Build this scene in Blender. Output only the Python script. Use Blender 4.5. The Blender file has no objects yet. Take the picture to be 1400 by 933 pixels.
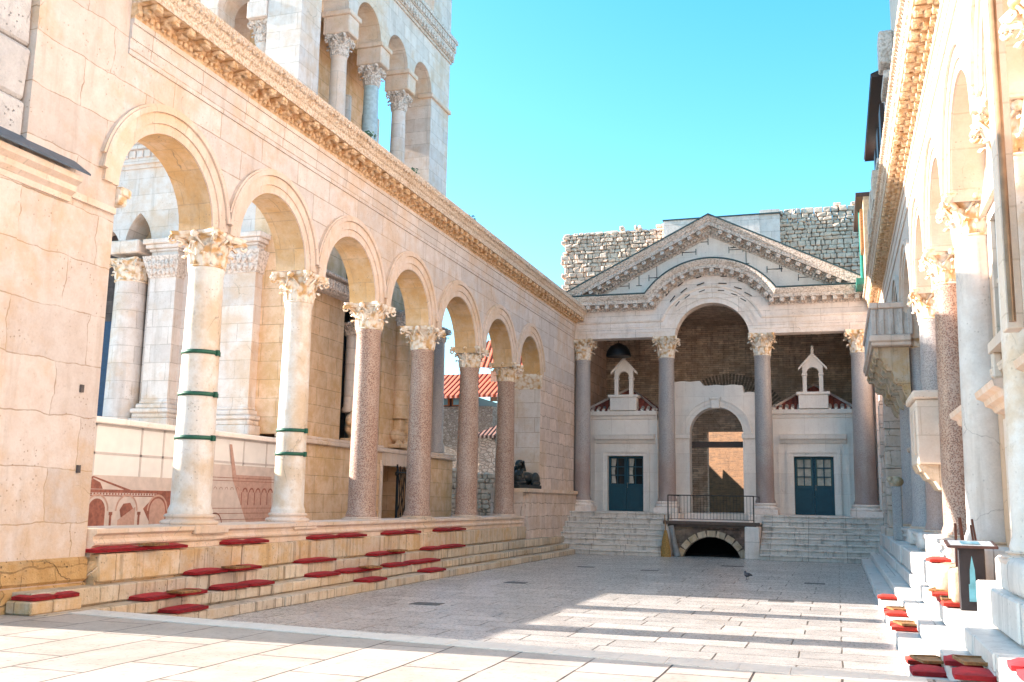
import bpy, math, random
from math import sin, cos, pi, sqrt, radians
from mathutils import Vector, Matrix
random.seed(7)
SC = bpy.context.scene
COL = SC.collection

# ------------------------------------------------------------------ mesh helper
class M:
    def __init__(s): s.v = []; s.f = []; s.sm = []
    def add(s, vs, fs, smooth=False):
        n = len(s.v); s.v += [tuple(p) for p in vs]
        for f in fs: s.f.append(tuple(i + n for i in f)); s.sm.append(smooth)
    def box(s, x0, x1, y0, y1, z0, z1):
        vs = [(x0,y0,z0),(x1,y0,z0),(x1,y1,z0),(x0,y1,z0),(x0,y0,z1),(x1,y0,z1),(x1,y1,z1),(x0,y1,z1)]
        s.add(vs, [(0,3,2,1),(4,5,6,7),(0,1,5,4),(1,2,6,5),(2,3,7,6),(3,0,4,7)])
    def cbox(s, x0, x1, y0, y1, z0, z1, b=.02, j=0.0):
        # box with chamfered edges; j jitters the corners
        vs = []; R = lambda: random.uniform(-j, j)
        cx, cy, cz = (x0+x1)/2, (y0+y1)/2, (z0+z1)/2
        hx, hy, hz = abs(x1-x0)/2, abs(y1-y0)/2, abs(z1-z0)/2
        b = min(b, hx*.6, hy*.6, hz*.6); idx = {}
        for sx in (-1,1):
            for sy in (-1,1):
                for sz in (-1,1):
                    dx, dy, dz = R(), R(), R()
                    for a in range(3):
                        q = [hx-b, hy-b, hz-b]; q[a] += b
                        idx[(sx,sy,sz,a)] = len(vs)
                        vs.append((cx+sx*q[0]+dx, cy+sy*q[1]+dy, cz+sz*q[2]+dz))
        fs = []
        for a in range(3):
            o = [k for k in range(3) if k != a]
            for sg in (-1,1):
                r = []
                for (p, q) in ((-1,-1),(1,-1),(1,1),(-1,1)):
                    k = [0,0,0]; k[a] = sg; k[o[0]] = p; k[o[1]] = q
                    r.append(idx[(k[0],k[1],k[2],a)])
                fs.append(tuple(r))
            for p in (-1,1):
                for q in (-1,1):
                    k = [0,0,0]; k[o[0]] = p; k[o[1]] = q
                    k1 = list(k); k1[a] = -1; k2 = list(k); k2[a] = 1
                    fs.append((idx[(*k1,o[0])], idx[(*k2,o[0])], idx[(*k2,o[1])], idx[(*k1,o[1])]))
        for sx in (-1,1):
            for sy in (-1,1):
                for sz in (-1,1): fs.append(tuple(idx[(sx,sy,sz,a)] for a in range(3)))
        s.add(vs, fs)
    def lathe(s, prof, cx=0, cy=0, n=24, smooth=True, cap=True):
        vs = []; fs = []
        for (r, z) in prof:
            for i in range(n):
                a = 2*pi*i/n; vs.append((cx+r*cos(a), cy+r*sin(a), z))
        for k in range(len(prof)-1):
            for i in range(n):
                j = (i+1) % n; fs.append((k*n+i, k*n+j, (k+1)*n+j, (k+1)*n+i))
        s.add(vs, fs, smooth)
        if cap:
            s.add(vs[:n], [tuple(range(n))]); s.add(vs[-n:], [tuple(range(n))])
    def tube(s, pts, r, n=6, smooth=True):
        pts = [Vector(p) for p in pts]; rr = r if isinstance(r, (list, tuple)) else [r]*len(pts)
        vs = []; fs = []
        for k, p in enumerate(pts):
            t = (pts[min(k+1, len(pts)-1)] - pts[max(k-1, 0)]).normalized()
            u = t.cross(Vector((0,0,1)))
            if u.length < .1: u = t.cross(Vector((1,0,0)))
            u.normalize(); w = t.cross(u)
            for i in range(n):
                a = 2*pi*i/n; vs.append(p + u*(rr[k]*cos(a)) + w*(rr[k]*sin(a)))
        for k in range(len(pts)-1):
            for i in range(n):
                j = (i+1) % n; fs.append((k*n+i, k*n+j, (k+1)*n+j, (k+1)*n+i))
        fs.append(tuple(range(n))); fs.append(tuple(range(len(vs)-n, len(vs))))
        s.add(vs, fs, smooth)
    def ell(s, c, r, n=12, m=8, rot=0):
        vs = []; fs = []
        for k in range(m+1):
            t = pi*k/m
            for i in range(n):
                a = 2*pi*i/n; x, y, z = r[0]*sin(t)*cos(a), r[1]*sin(t)*sin(a), r[2]*cos(t)
                x, y = x*cos(rot)-y*sin(rot), x*sin(rot)+y*cos(rot)
                vs.append((c[0]+x, c[1]+y, c[2]+z))
        for k in range(m):
            for i in range(n):
                j = (i+1) % n; fs.append((k*n+i, k*n+j, (k+1)*n+j, (k+1)*n+i))
        s.add(vs, fs, True)
    def sweep(s, prof, path, smooth=False, closed=False):
        """prof: list of points fn(path element) -> 3D.  path: list of callables p(a,b)->xyz"""
        n = len(prof); vs = []; fs = []
        for P in path:
            for q in prof: vs.append(P(*q))
        for k in range(len(path)-1):
            for i in range(n-1 if not closed else n):
                j = (i+1) % n; fs.append((k*n+i, k*n+j, (k+1)*n+j, (k+1)*n+i))
        s.add(vs, fs, smooth); s.add(vs[:n], [tuple(range(n))]); s.add(vs[-n:], [tuple(range(n))])
    def wall(s, u0, u1, z0, top, ops, a0, a1, axis):
        """wall slab with openings. axis 'x': plane normal to x, u=y. ops: (uc, half, zbot, zspring, kind)"""
        T = top if callable(top) else (lambda u: top)
        P = (lambda u, a, z: (a, u, z)) if axis == 'x' else (lambda u, a, z: (u, a, z))
        def cell(ua, ub, la, lb, ha, hb, sa=False, sb=False):
            vs = [P(ua,a0,la),P(ub,a0,lb),P(ub,a0,hb),P(ua,a0,ha),P(ua,a1,la),P(ub,a1,lb),P(ub,a1,hb),P(ua,a1,ha)]
            fs = [(0,1,2,3),(7,6,5,4),(0,4,5,1),(3,2,6,7)]
            if sa: fs.append((0,3,7,4))
            if sb: fs.append((1,5,6,2))
            s.add(vs, fs)
        def curve(o):
            uc, h, zb, zs, kind = o
            if kind == 'flat': return [(uc-h, zs), (uc+h, zs)]
            if kind == 'round':
                return [(uc-h*cos(pi*k/20), zs+h*sin(pi*k/20)) for k in range(21)]
            pts = []                                   # pointed
            R = 1.35*h*2
            amax = math.acos((R-h)/R)
            for k in range(11):
                a = amax*k/10; pts.append((uc-h+R-R*cos(a), zs+R*sin(a)))
            return pts + [(2*uc-u, z) for u, z in reversed(pts[:-1])]
        cur = u0; first = True
        ops = sorted(ops)
        def solid(a, b):
            if b-a < 1e-5: return
            n = 1 if not callable(top) else 12
            for k in range(n):
                x0 = a+(b-a)*k/n; x1 = a+(b-a)*(k+1)/n
                cell(x0, x1, z0, z0, T(x0), T(x1), k == 0, k == n-1)
        for o in ops:
            uc, h, zb, zs, kind = o
            solid(cur, uc-h)
            c = curve(o)
            if zb > z0+1e-4: cell(uc-h, uc+h, z0, z0, zb, zb, True, True)
            for (ua, za), (ub, zc) in zip(c, c[1:]): cell(ua, ub, za, zc, T(ua), T(ub))
            cur = uc+h
        solid(cur, u1)
    def ring(s, uc, zc, r0, r1, a0, a1, axis, half=None, n=28, ang=(0, pi)):
        t0, t1 = ang
        if half is not None and r1 > half:
            q = math.acos(half/r1); t0 = max(t0, q); t1 = min(t1, pi-q)
        P = (lambda u, a, z: (a, u, z)) if axis == 'x' else (lambda u, a, z: (u, a, z))
        pr = [(r0,a0),(r1,a0),(r1,a1),(r0,a1)]
        path = [(lambda r, a, t=t0+(t1-t0)*k/n: P(uc+r*cos(t), a, zc+r*sin(t))) for k in range(n+1)]
        s.sweep(pr, path, closed=True)
    def build(s, name, mat, parent=None, loc=None, **kw):
        me = bpy.data.meshes.new(name); me.from_pydata(s.v, [], s.f)
        me.polygons.foreach_set('use_smooth', s.sm); me.materials.append(mat); me.update()
        o = bpy.data.objects.new(name, me); COL.objects.link(o)
        if parent is not None: o.parent = parent
        if loc is not None: o.location = loc
        for k, q in kw.items(): o[k] = q
        return o

def empty(name, loc, label, cat, group=None, rz=0, scale=None):
    o = bpy.data.objects.new(name, None); COL.objects.link(o)
    o.empty_display_size = .2; o.location = loc; o.rotation_euler[2] = rz
    if scale: o.scale = scale
    o['label'] = label; o['category'] = cat
    if group: o['group'] = group
    return o
def shift(m, loc):
    m.v = [(p[0]-loc[0], p[1]-loc[1], p[2]-loc[2]) for p in m.v]; return m
def part(name, m, mat, root, **kw):
    """m in world coordinates, root an unrotated empty"""
    return shift(m, root.location).build(name, mat, root, **kw)
def tag(o, label, cat, group=None):
    o['label'] = label; o['category'] = cat
    if group: o['group'] = group
    return o

# ------------------------------------------------------------------ materials
class NT:
    def __init__(s, name):
        s.mat = bpy.data.materials.new(name); s.mat.use_nodes = True
        s.t = s.mat.node_tree; s.n = s.t.nodes; s.n.clear()
        s.out = s.n.new('ShaderNodeOutputMaterial'); s.b = s.n.new('ShaderNodeBsdfPrincipled')
        s.t.links.new(s.b.outputs[0], s.out.inputs[0])
    def l(s, a, b): s.t.links.new(a, b)
    def val(s, sock, v):
        if isinstance(v, (int, float)): sock.default_value = v
        elif isinstance(v, (tuple, list)): sock.default_value = tuple(v)+((1,) if len(v) == 3 and len(sock.default_value) == 4 else ())
        else: s.l(v, sock)
    def math(s, op, a, b=0, c=0):
        q = s.n.new('ShaderNodeMath'); q.operation = op
        s.val(q.inputs[0], a); s.val(q.inputs[1], b); s.val(q.inputs[2], c); return q.outputs[0]
    def mix(s, f, a, b, mode='MIX'):
        q = s.n.new('ShaderNodeMix'); q.data_type = 'RGBA'; q.blend_type = mode
        s.val(q.inputs[0], f); s.val(q.inputs[6], a); s.val(q.inputs[7], b); return q.outputs[2]
    def vmul(s, v, k):
        q = s.n.new('ShaderNodeVectorMath'); q.operation = 'MULTIPLY'; s.l(v, q.inputs[0]); q.inputs[1].default_value = k; return q.outputs[0]
    def noise(s, v, scale, detail=4, rough=.6, dist=0):
        q = s.n.new('ShaderNodeTexNoise'); s.l(v, q.inputs['Vector'])
        q.inputs['Scale'].default_value = scale; q.inputs['Detail'].default_value = detail
        q.inputs['Roughness'].default_value = rough; q.inputs['Distortion'].default_value = dist; return q.outputs['Fac']
    def ramp(s, f, stops):
        q = s.n.new('ShaderNodeValToRGB'); s.l(f, q.inputs[0]); e = q.color_ramp.elements
        while len(e) < len(stops): e.new(.5)
        for el, (p, c) in zip(e, stops): el.position = p; el.color = (tuple(c)+(1,)) if len(c) == 3 else c
        return q.outputs[0]
    def step(s, f, a, b):
        q = s.n.new('ShaderNodeMapRange'); q.interpolation_type = 'SMOOTHSTEP'
        s.l(f, q.inputs[0]); q.inputs[1].default_value = a; q.inputs[2].default_value = b; return q.outputs[0]
    def pos(s):
        g = s.n.new('ShaderNodeNewGeometry'); return g.outputs['Position']
    def uv(s):
        """wall coordinates: (along, up) for walls, (x, y) for ground"""
        g = s.n.new('ShaderNodeNewGeometry')
        sp = s.n.new('ShaderNodeSeparateXYZ'); s.l(g.outputs['Position'], sp.inputs[0])
        sn = s.n.new('ShaderNodeSeparateXYZ'); s.l(g.outputs['True Normal'], sn.inputs[0])
        ax = s.math('ABSOLUTE', sn.outputs[0]); ay = s.math('ABSOLUTE', sn.outputs[1]); az = s.math('ABSOLUTE', sn.outputs[2])
        isx = s.math('GREATER_THAN', ax, ay); isz = s.math('GREATER_THAN', az, .75)
        def sel(f, a, b):
            q = s.n.new('ShaderNodeMix'); q.data_type = 'FLOAT'; s.l(f, q.inputs[0]); s.val(q.inputs[2], a); s.val(q.inputs[3], b); return q.outputs[0]
        u = sel(isx, sp.outputs[0], sp.outputs[1]); u = sel(isz, u, sp.outputs[0])
        v = sel(isz, sp.outputs[2], sp.outputs[1])
        c = s.n.new('ShaderNodeCombineXYZ'); s.l(u, c.inputs[0]); s.l(v, c.inputs[1]); return c.outputs[0]
    def bump(s, h, strength, dist, prev=None):
        q = s.n.new('ShaderNodeBump'); q.inputs['Strength'].default_value = strength; q.inputs['Distance'].default_value = dist
        s.l(h, q.inputs['Height'])
        if prev is not None: s.l(prev, q.inputs['Normal'])
        return q.outputs[0]

def stone(name, a, b, bw=1.2, bh=.5, joint=.6, jw=.012, stain=None, stain_amt=.4, dark=(.18,.15,.12), dark_amt=.3,
          rough=.75, pit=.4, blocks=True, streak=.25, off=.5, var=.35, spec=.3, warp=.02, pit_amt=.55, sf=2.2):
    n = NT(name); P = n.pos(); U = n.uv()
    big = n.noise(P, .55, 5, .6); mid = n.noise(P, 3.2, 6, .65); fine = n.noise(P, 28, 4, .7)
    c = n.mix(n.step(mid, .3, .7), a, b)
    st = n.vmul(P, (sf, sf, .22)); sk = n.noise(st, 1.6, 5, .65)
    c = n.mix(n.math('MULTIPLY', n.step(sk, .50, .72), streak), c, dark)
    if blocks:
        wv = n.noise(P, 2.5, 2, .5)
        U2 = n.n.new('ShaderNodeVectorMath'); U2.operation = 'ADD'; n.l(U, U2.inputs[0])
        cw = n.n.new('ShaderNodeCombineXYZ'); n.l(n.math('MULTIPLY', n.math('SUBTRACT', wv, .5), warp*2), cw.inputs[0]); n.l(n.math('MULTIPLY', n.math('SUBTRACT', wv, .5), warp), cw.inputs[1])
        n.l(cw.outputs[0], U2.inputs[1])
        def brick(w, h, shift_):
            q = n.n.new('ShaderNodeTexBrick'); q.offset = off; q.squash = 1
            q.inputs['Scale'].default_value = 1; q.inputs['Mortar Size'].default_value = jw; q.inputs['Mortar Smooth'].default_value = .3
            q.inputs['Brick Width'].default_value = w; q.inputs['Row Height'].default_value = h
            q.inputs['Color1'].default_value = (0,0,0,1); q.inputs['Color2'].default_value = (1,1,1,1); q.inputs['Mortar'].default_value = (.5,.5,.5,1)
            ad = n.n.new('ShaderNodeVectorMath'); ad.operation = 'ADD'; n.l(U2.outputs[0], ad.inputs[0]); ad.inputs[1].default_value = (shift_, 0, 0)
            n.l(ad.outputs[0], q.inputs['Vector']); return q
        q = brick(bw, bh, .37)
        blk = n.mix(n.math('MULTIPLY', q.outputs['Color'], 1), (1-var,1-var*.95,1-var*.85), (1+var*.25,1+var*.22,1+var*.2))
        c = n.mix(.85, c, blk, 'MULTIPLY')
        jm = n.math('MULTIPLY', q.outputs['Fac'], n.math('MULTIPLY', n.step(mid, .25, .55), joint))
        c = n.mix(jm, c, dark)
    if stain:
        c = n.mix(n.math('MULTIPLY', n.step(n.math('ADD', big, n.math('MULTIPLY', mid, .35)), .62, .85), stain_amt), c, stain)
    c = n.mix(n.math('MULTIPLY', n.step(n.noise(P, 9, 6, .75), .55, .72), dark_amt), c, dark)
    vp = n.n.new('ShaderNodeTexVoronoi'); vp.inputs['Scale'].default_value = 13; vp.inputs['Randomness'].default_value = 1; n.l(P, vp.inputs['Vector'])
    pits = n.math('MULTIPLY', n.step(vp.outputs['Distance'], .22, .10), n.step(n.noise(P, 1.7, 3, .6), .50, .62))
    c = n.mix(n.math('MULTIPLY', pits, pit_amt), c, dark)
    vc = n.n.new('ShaderNodeTexVoronoi'); vc.feature = 'DISTANCE_TO_EDGE'; vc.inputs['Scale'].default_value = .9
    wv2 = n.n.new('ShaderNodeVectorMath'); wv2.operation = 'ADD'; n.l(P, wv2.inputs[0]); cn = n.n.new('ShaderNodeTexNoise'); cn.inputs['Scale'].default_value = 2.6; cn.inputs['Detail'].default_value = 6; n.l(P, cn.inputs['Vector']); n.l(n.vmul(cn.outputs['Color'], (.35,.35,.35)), wv2.inputs[1]); n.l(wv2.outputs[0], vc.inputs['Vector'])
    crack = n.math('MULTIPLY', n.step(vc.outputs['Distance'], .008, .002), n.step(big, .56, .64))
    c = n.mix(n.math('MULTIPLY', crack, .6), c, dark)
    c = n.mix(.25, c, n.ramp(fine, [(.3, (.75,.75,.75)), (.7, (1.15,1.15,1.15))]), 'MULTIPLY')
    n.l(c, n.b.inputs['Base Color']); n.b.inputs['Roughness'].default_value = rough; n.b.inputs['Specular IOR Level'].default_value = spec
    h = n.bump(n.math('SUBTRACT', n.math('ADD', n.math('MULTIPLY', fine, .5), mid), n.math('ADD', pits, crack)), pit, .04)
    if blocks: h = n.bump(n.math('SUBTRACT', 1, q.outputs['Fac']), .6*joint, .02, h)
    n.l(h, n.b.inputs['Normal']); return n.mat

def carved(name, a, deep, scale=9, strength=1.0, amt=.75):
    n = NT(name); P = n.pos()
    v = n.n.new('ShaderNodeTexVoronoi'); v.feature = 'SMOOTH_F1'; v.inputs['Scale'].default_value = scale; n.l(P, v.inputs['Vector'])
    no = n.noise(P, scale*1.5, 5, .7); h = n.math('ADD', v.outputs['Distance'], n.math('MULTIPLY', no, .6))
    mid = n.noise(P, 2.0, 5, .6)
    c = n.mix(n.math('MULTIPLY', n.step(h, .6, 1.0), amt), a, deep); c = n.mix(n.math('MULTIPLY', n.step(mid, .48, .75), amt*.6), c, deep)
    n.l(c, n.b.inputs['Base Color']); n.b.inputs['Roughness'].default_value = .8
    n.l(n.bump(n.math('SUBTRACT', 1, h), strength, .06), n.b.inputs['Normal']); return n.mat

def granite(name, a, b, c3, rough=.42, low=None):
    n = NT(name); P = n.pos()
    v = n.n.new('ShaderNodeTexVoronoi'); v.inputs['Scale'].default_value = 34; n.l(P, v.inputs['Vector'])
    f = n.noise(P, 40, 4, .8); big = n.noise(n.vmul(P, (1.4,1.4,.6)), 1.5, 5, .65)
    c = n.mix(n.step(f, .38, .62), a, b); c = n.mix(n.math('MULTIPLY', n.step(v.outputs['Distance'], .35, .6), .55), c, c3)
    if low:                                              # redder stone in the lower drum
        sp = n.n.new('ShaderNodeSeparateXYZ'); n.l(P, sp.inputs[0])
        zz = n.math('ADD', sp.outputs[2], n.math('MULTIPLY', n.noise(P, 1.3, 4, .6), 3.0)); c = n.mix(n.math('MULTIPLY', n.step(zz, 6.0, 4.4), .5), c, low)
    c = n.mix(n.math('MULTIPLY', n.step(big, .42, .72), .5), c, n.mix(.5, c, (.62,.5,.42)))
    c = n.mix(n.math('MULTIPLY', n.step(n.noise(P, 6, 5, .8), .62, .75), .4), c, (.10,.08,.08))
    n.l(c, n.b.inputs['Base Color']); n.b.inputs['Roughness'].default_value = rough
    n.l(n.bump(f, .3, .01), n.b.inputs['Normal']); return n.mat

def plain(name, c, rough=.6, metal=0, noise=.15, scale=8, bump=0.1, c2=None):
    n = NT(name); P = n.pos(); f = n.noise(P, scale, 5, .6)
    c2 = c2 or tuple(x*(1-noise*2) for x in c)
    n.l(n.mix(n.step(f, .3, .7), c, c2), n.b.inputs['Base Color'])
    n.b.inputs['Roughness'].default_value = rough; n.b.inputs['Metallic'].default_value = metal
    n.l(n.bump(f, bump, .02), n.b.inputs['Normal']); return n.mat

def rubble(name, a, b, mortar, scale=3.2):
    n = NT(name); P = n.pos(); Q = n.vmul(P, (1, 1, 1.6))
    v = n.n.new('ShaderNodeTexVoronoi'); v.feature = 'DISTANCE_TO_EDGE'; v.inputs['Scale'].default_value = scale; n.l(Q, v.inputs['Vector'])
    w = n.n.new('ShaderNodeTexVoronoi'); w.inputs['Scale'].default_value = scale; n.l(Q, w.inputs['Vector'])
    f = n.noise(P, 12, 6, .7)
    hue = n.n.new('ShaderNodeSeparateColor'); n.l(w.outputs['Color'], hue.inputs[0])
    c = n.mix(hue.outputs[0], a, b); c = n.mix(.5, c, n.ramp(f, [(.3,(.55,.55,.55)),(.7,(1.2,1.2,1.2))]), 'MULTIPLY')
    e = n.step(v.outputs['Distance'], .02, .10); c = n.mix(e, mortar, c)
    n.l(c, n.b.inputs['Base Color']); n.b.inputs['Roughness'].default_value = .85
    n.l(n.bump(n.math('ADD', e, n.math('MULTIPLY', f, .5)), 1, .06), n.b.inputs['Normal']); return n.mat

def tiles(name, c, c2, along='x', scale=5.5):
    n = NT(name); P = n.pos(); s = n.n.new('ShaderNodeSeparateXYZ'); n.l(P, s.inputs[0])
    u = s.outputs[0 if along == 'x' else 1]
    w = n.math('ABSOLUTE', n.math('SINE', n.math('MULTIPLY', u, pi*scale)))
    f = n.noise(n.vmul(P, (6,6,6)), 1.5, 5, .7)
    rows = n.math('FRACT', n.math('MULTIPLY', s.outputs[2], 5.0))
    col = n.mix(n.step(f, .35, .65), c, c2); col = n.mix(n.math('MULTIPLY', n.step(w, .4, .0), .35), col, (.20,.05,.03))
    col = n.mix(n.math('MULTIPLY', n.step(rows, .12, .0), .5), col, (.08,.03,.02))
    n.l(col, n.b.inputs['Base Color']); n.b.inputs['Roughness'].default_value = .75
    n.l(n.bump(w, 1, .08), n.b.inputs['Normal']); return n.mat

ORG = (.62,.36,.14); CREAM = (.78,.66,.55); CREAM2 = (.72,.58,.47)
mLeft   = stone('ashlar_cream', (.72,.64,.60), (.64,.55,.50), 1.35, .55, joint=.75, stain=(.66,.44,.27), stain_amt=.5, dark=(.34,.23,.15), dark_amt=.35, var=.14, pit=.5, streak=.3)
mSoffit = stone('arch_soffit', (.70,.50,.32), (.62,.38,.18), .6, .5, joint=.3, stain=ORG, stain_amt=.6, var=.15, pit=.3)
mMould  = stone('moulded_stone', (.78,.63,.54), (.72,.55,.44), .9, 5, joint=.3, stain=(.70,.46,.24), stain_amt=.4, dark_amt=.25, var=.1, pit=.25, streak=.2)
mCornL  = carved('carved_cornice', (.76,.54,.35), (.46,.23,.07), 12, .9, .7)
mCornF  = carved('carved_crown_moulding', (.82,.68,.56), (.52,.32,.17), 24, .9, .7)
mCornG  = carved('carved_cornice_grey', (.76,.66,.60), (.32,.23,.17), 18, .6, .65)
mCap    = carved('carved_capital', (.84,.74,.64), (.56,.30,.09), 9, .35, .85)
mPier   = stone('pier_blocks', (.70,.60,.54), (.64,.52,.45), 1.5, .75, joint=.6, jw=.010, warp=.12, off=.37, stain=(.64,.40,.20), stain_amt=.5, dark=(.30,.18,.09), dark_amt=.25, var=.14, pit=.4)
mPierB  = stone('golden_base_blocks', (.66,.43,.22), (.56,.33,.14), .9, .45, joint=.8, jw=.014, warp=.2, stain=(.50,.27,.08), stain_amt=.5, dark=(.14,.09,.05), dark_amt=.5, var=.2, pit=.9, pit_amt=.9)
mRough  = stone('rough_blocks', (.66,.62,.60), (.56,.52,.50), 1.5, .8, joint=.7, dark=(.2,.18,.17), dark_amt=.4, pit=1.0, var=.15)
mSeat   = stone('bench_blocks', (.74,.60,.46), (.66,.48,.31), 1.5, 5, joint=.8, stain=(.60,.34,.12), stain_amt=.65, dark=(.12,.085,.055), dark_amt=.5, var=.3, pit=.5, streak=.65, sf=4)
mStep   = stone('step_stone', (.70,.60,.48), (.60,.48,.36), 1.1, 5, joint=.85, stain=(.56,.36,.17), stain_amt=.45, dark=(.085,.065,.045), dark_amt=.55, var=.3, pit=.5, streak=.85, rough=.6, sf=5)
mStepR  = stone('worn_step_stone', (.76,.72,.68), (.68,.64,.60), 1.6, 5, joint=.8, dark=(.16,.14,.13), dark_amt=.25, var=.12, pit=.25, streak=.3, rough=.5)
mFac    = stone('facade_stone', (.94,.82,.75), (.87,.74,.67), 2.1, .6, joint=.5, stain=(.66,.50,.38), stain_amt=.4, dark=(.25,.18,.14), dark_amt=.28, var=.08, pit=.4, streak=.25)
mChap   = stone('chapel_stone', (.95,.86,.79), (.90,.80,.73), 1.6, .8, joint=.22, dark=(.4,.3,.25), dark_amt=.2, var=.08, pit=.15, streak=.15)
mWallX  = stone('patched_ashlar', (.80,.65,.57), (.68,.53,.45), 1.0, .46, joint=.7, jw=.016, warp=.15, off=.31, stain=(.62,.42,.26), stain_amt=.45, dark=(.22,.16,.11), dark_amt=.45, var=.22, pit=.6)
mTower  = stone('tower_stone', (.78,.70,.65), (.70,.60,.54), 1.1, .5, joint=.5, stain=(.66,.42,.22), stain_amt=.45, dark=(.3,.23,.18), dark_amt=.25, var=.16, pit=.3, streak=.3)
mTan    = stone('tan_ashlar', (.82,.60,.42), (.70,.45,.26), 1.1, .5, joint=.6, stain=(.62,.38,.16), stain_amt=.5, dark=(.28,.17,.09), dark_amt=.15, var=.12, pit=.2)
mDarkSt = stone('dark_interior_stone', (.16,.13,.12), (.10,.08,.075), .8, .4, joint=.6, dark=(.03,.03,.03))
mBrickW = stone('vestibule_brick', (.88,.70,.56), (.62,.45,.33), .5, .10, joint=.7, jw=.012, dark=(.10,.07,.05), dark_amt=.5, var=.4, pit=.8, streak=.4, stain=(.42,.31,.22), stain_amt=.6, warp=.05)
mBrickO = stone('inner_brick', (.21,.105,.045), (.13,.065,.028), .34, .09, joint=.7, jw=.014, dark=(.2,.1,.05), dark_amt=.4, var=.4, pit=.8)
mRight  = stone('right_ashlar', (.74,.63,.54), (.68,.56,.47), 1.3, .55, joint=.4, stain=(.72,.5,.3), stain_amt=.25, dark=(.4,.3,.2), dark_amt=.12, var=.08, pit=.2, streak=.1)
mInfill = stone('infill_plaster', (.60,.44,.34), (.54,.37,.26), 1.3, .55, joint=.2, stain=(.66,.42,.24), stain_amt=.4, var=.08, pit=.3)
mRubble = rubble('rubble_masonry', (.60,.52,.44), (.38,.31,.26), (.30,.24,.19), 5.5)
mRubStone = stone('rubble_stones', (.92,.72,.57), (.66,.48,.37), 1, 1, blocks=False, dark=(.14,.10,.07), dark_amt=.4, pit=1, streak=.3)
mMarble = stone('column_marble', (.82,.76,.71), (.74,.65,.57), 1, 1, blocks=False, stain=(.62,.40,.20), stain_amt=.6, dark=(.28,.21,.16), dark_amt=.35, pit=.2, rough=.5, streak=.35)
mCipol  = stone('veined_marble', (.70,.66,.63), (.60,.55,.52), 1, 1, blocks=False, stain=(.62,.52,.44), stain_amt=.4, dark=(.3,.26,.24), dark_amt=.2, pit=.2, rough=.45, streak=.7)
mPink   = granite('pink_granite', (.34,.17,.11), (.13,.065,.05), (.58,.42,.33))
mGrey   = granite('grey_granite', (.38,.35,.36), (.26,.24,.25), (.50,.47,.46))
mPurp   = granite('mauve_granite', (.36,.33,.33), (.20,.18,.18), (.48,.43,.42), low=(.32,.18,.14))
mLead   = plain('lead_flashing', (.05,.10,.11), .5, .2)
mGreenB = plain('green_metal_band', (.03,.13,.08), .5, .3)
mIron   = plain('black_iron', (.012,.012,.014), .5, .6)
mDoor   = plain('blue_door_paint', (.001,.06,.095), .55, 0, .1)
mGlass  = plain('dark_glass', (.02,.025,.03), .05, 0, .1, 2, 0)
mCurtain= plain('window_curtain', (.62,.56,.48), .9)
mRed    = plain('red_cushion', (.52,.02,.03), .8, 0, .15, 14, .3)
mRedS   = plain('bright_red_cushion', (.55,.035,.02), .8, 0, .15, 14, .3)
mWood   = plain('brown_wood', (.42,.20,.07), .5, 0, .3, 20)
mWoodD  = plain('dark_wood', (.07,.03,.02), .5, 0, .3, 20)
mTile   = tiles('clay_tiles', (.62,.10,.03), (.45,.07,.03), 'x', 3.4)
mTileD  = tiles('brown_tiles', (.20,.09,.06), (.12,.06,.05), 'x', 4.5)
mTileC  = tiles('dark_red_tiles', (.34,.09,.06), (.20,.05,.04), 'x', 3.2)
mBasalt = plain('black_granite', (.022,.03,.032), .35, 0, .3, 30, .2)
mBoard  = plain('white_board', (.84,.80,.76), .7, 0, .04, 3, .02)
mReflLine = plain('grey_reflection_lines', (.60,.53,.50), .7, 0, .05)
mPrint  = plain('printed_paper', (.66,.54,.48), .8, 0, .08, 5, .02)
mSepia  = plain('sepia_print', (.36,.13,.09), .8, 0, .2, 12, .02)
mSepia2 = plain('pale_sepia_print', (.56,.34,.27), .8, 0, .1, 12, .02)
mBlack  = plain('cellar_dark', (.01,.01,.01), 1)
mPaint  = plain('pale_blue_paint', (.50,.60,.62), .5)
mDrain  = plain('dark_paving_stone', (.10,.095,.09), .5)
mPrintB = plain('printed_blue', (.10,.30,.42), .3)
mPigeon = plain('pigeon_grey', (.10,.10,.12), .7)
mBroom  = plain('straw', (.50,.28,.08), .8, 0, .3, 30, .6)
mPipe   = plain('grey_pipe', (.30,.27,.25), .5)

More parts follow.
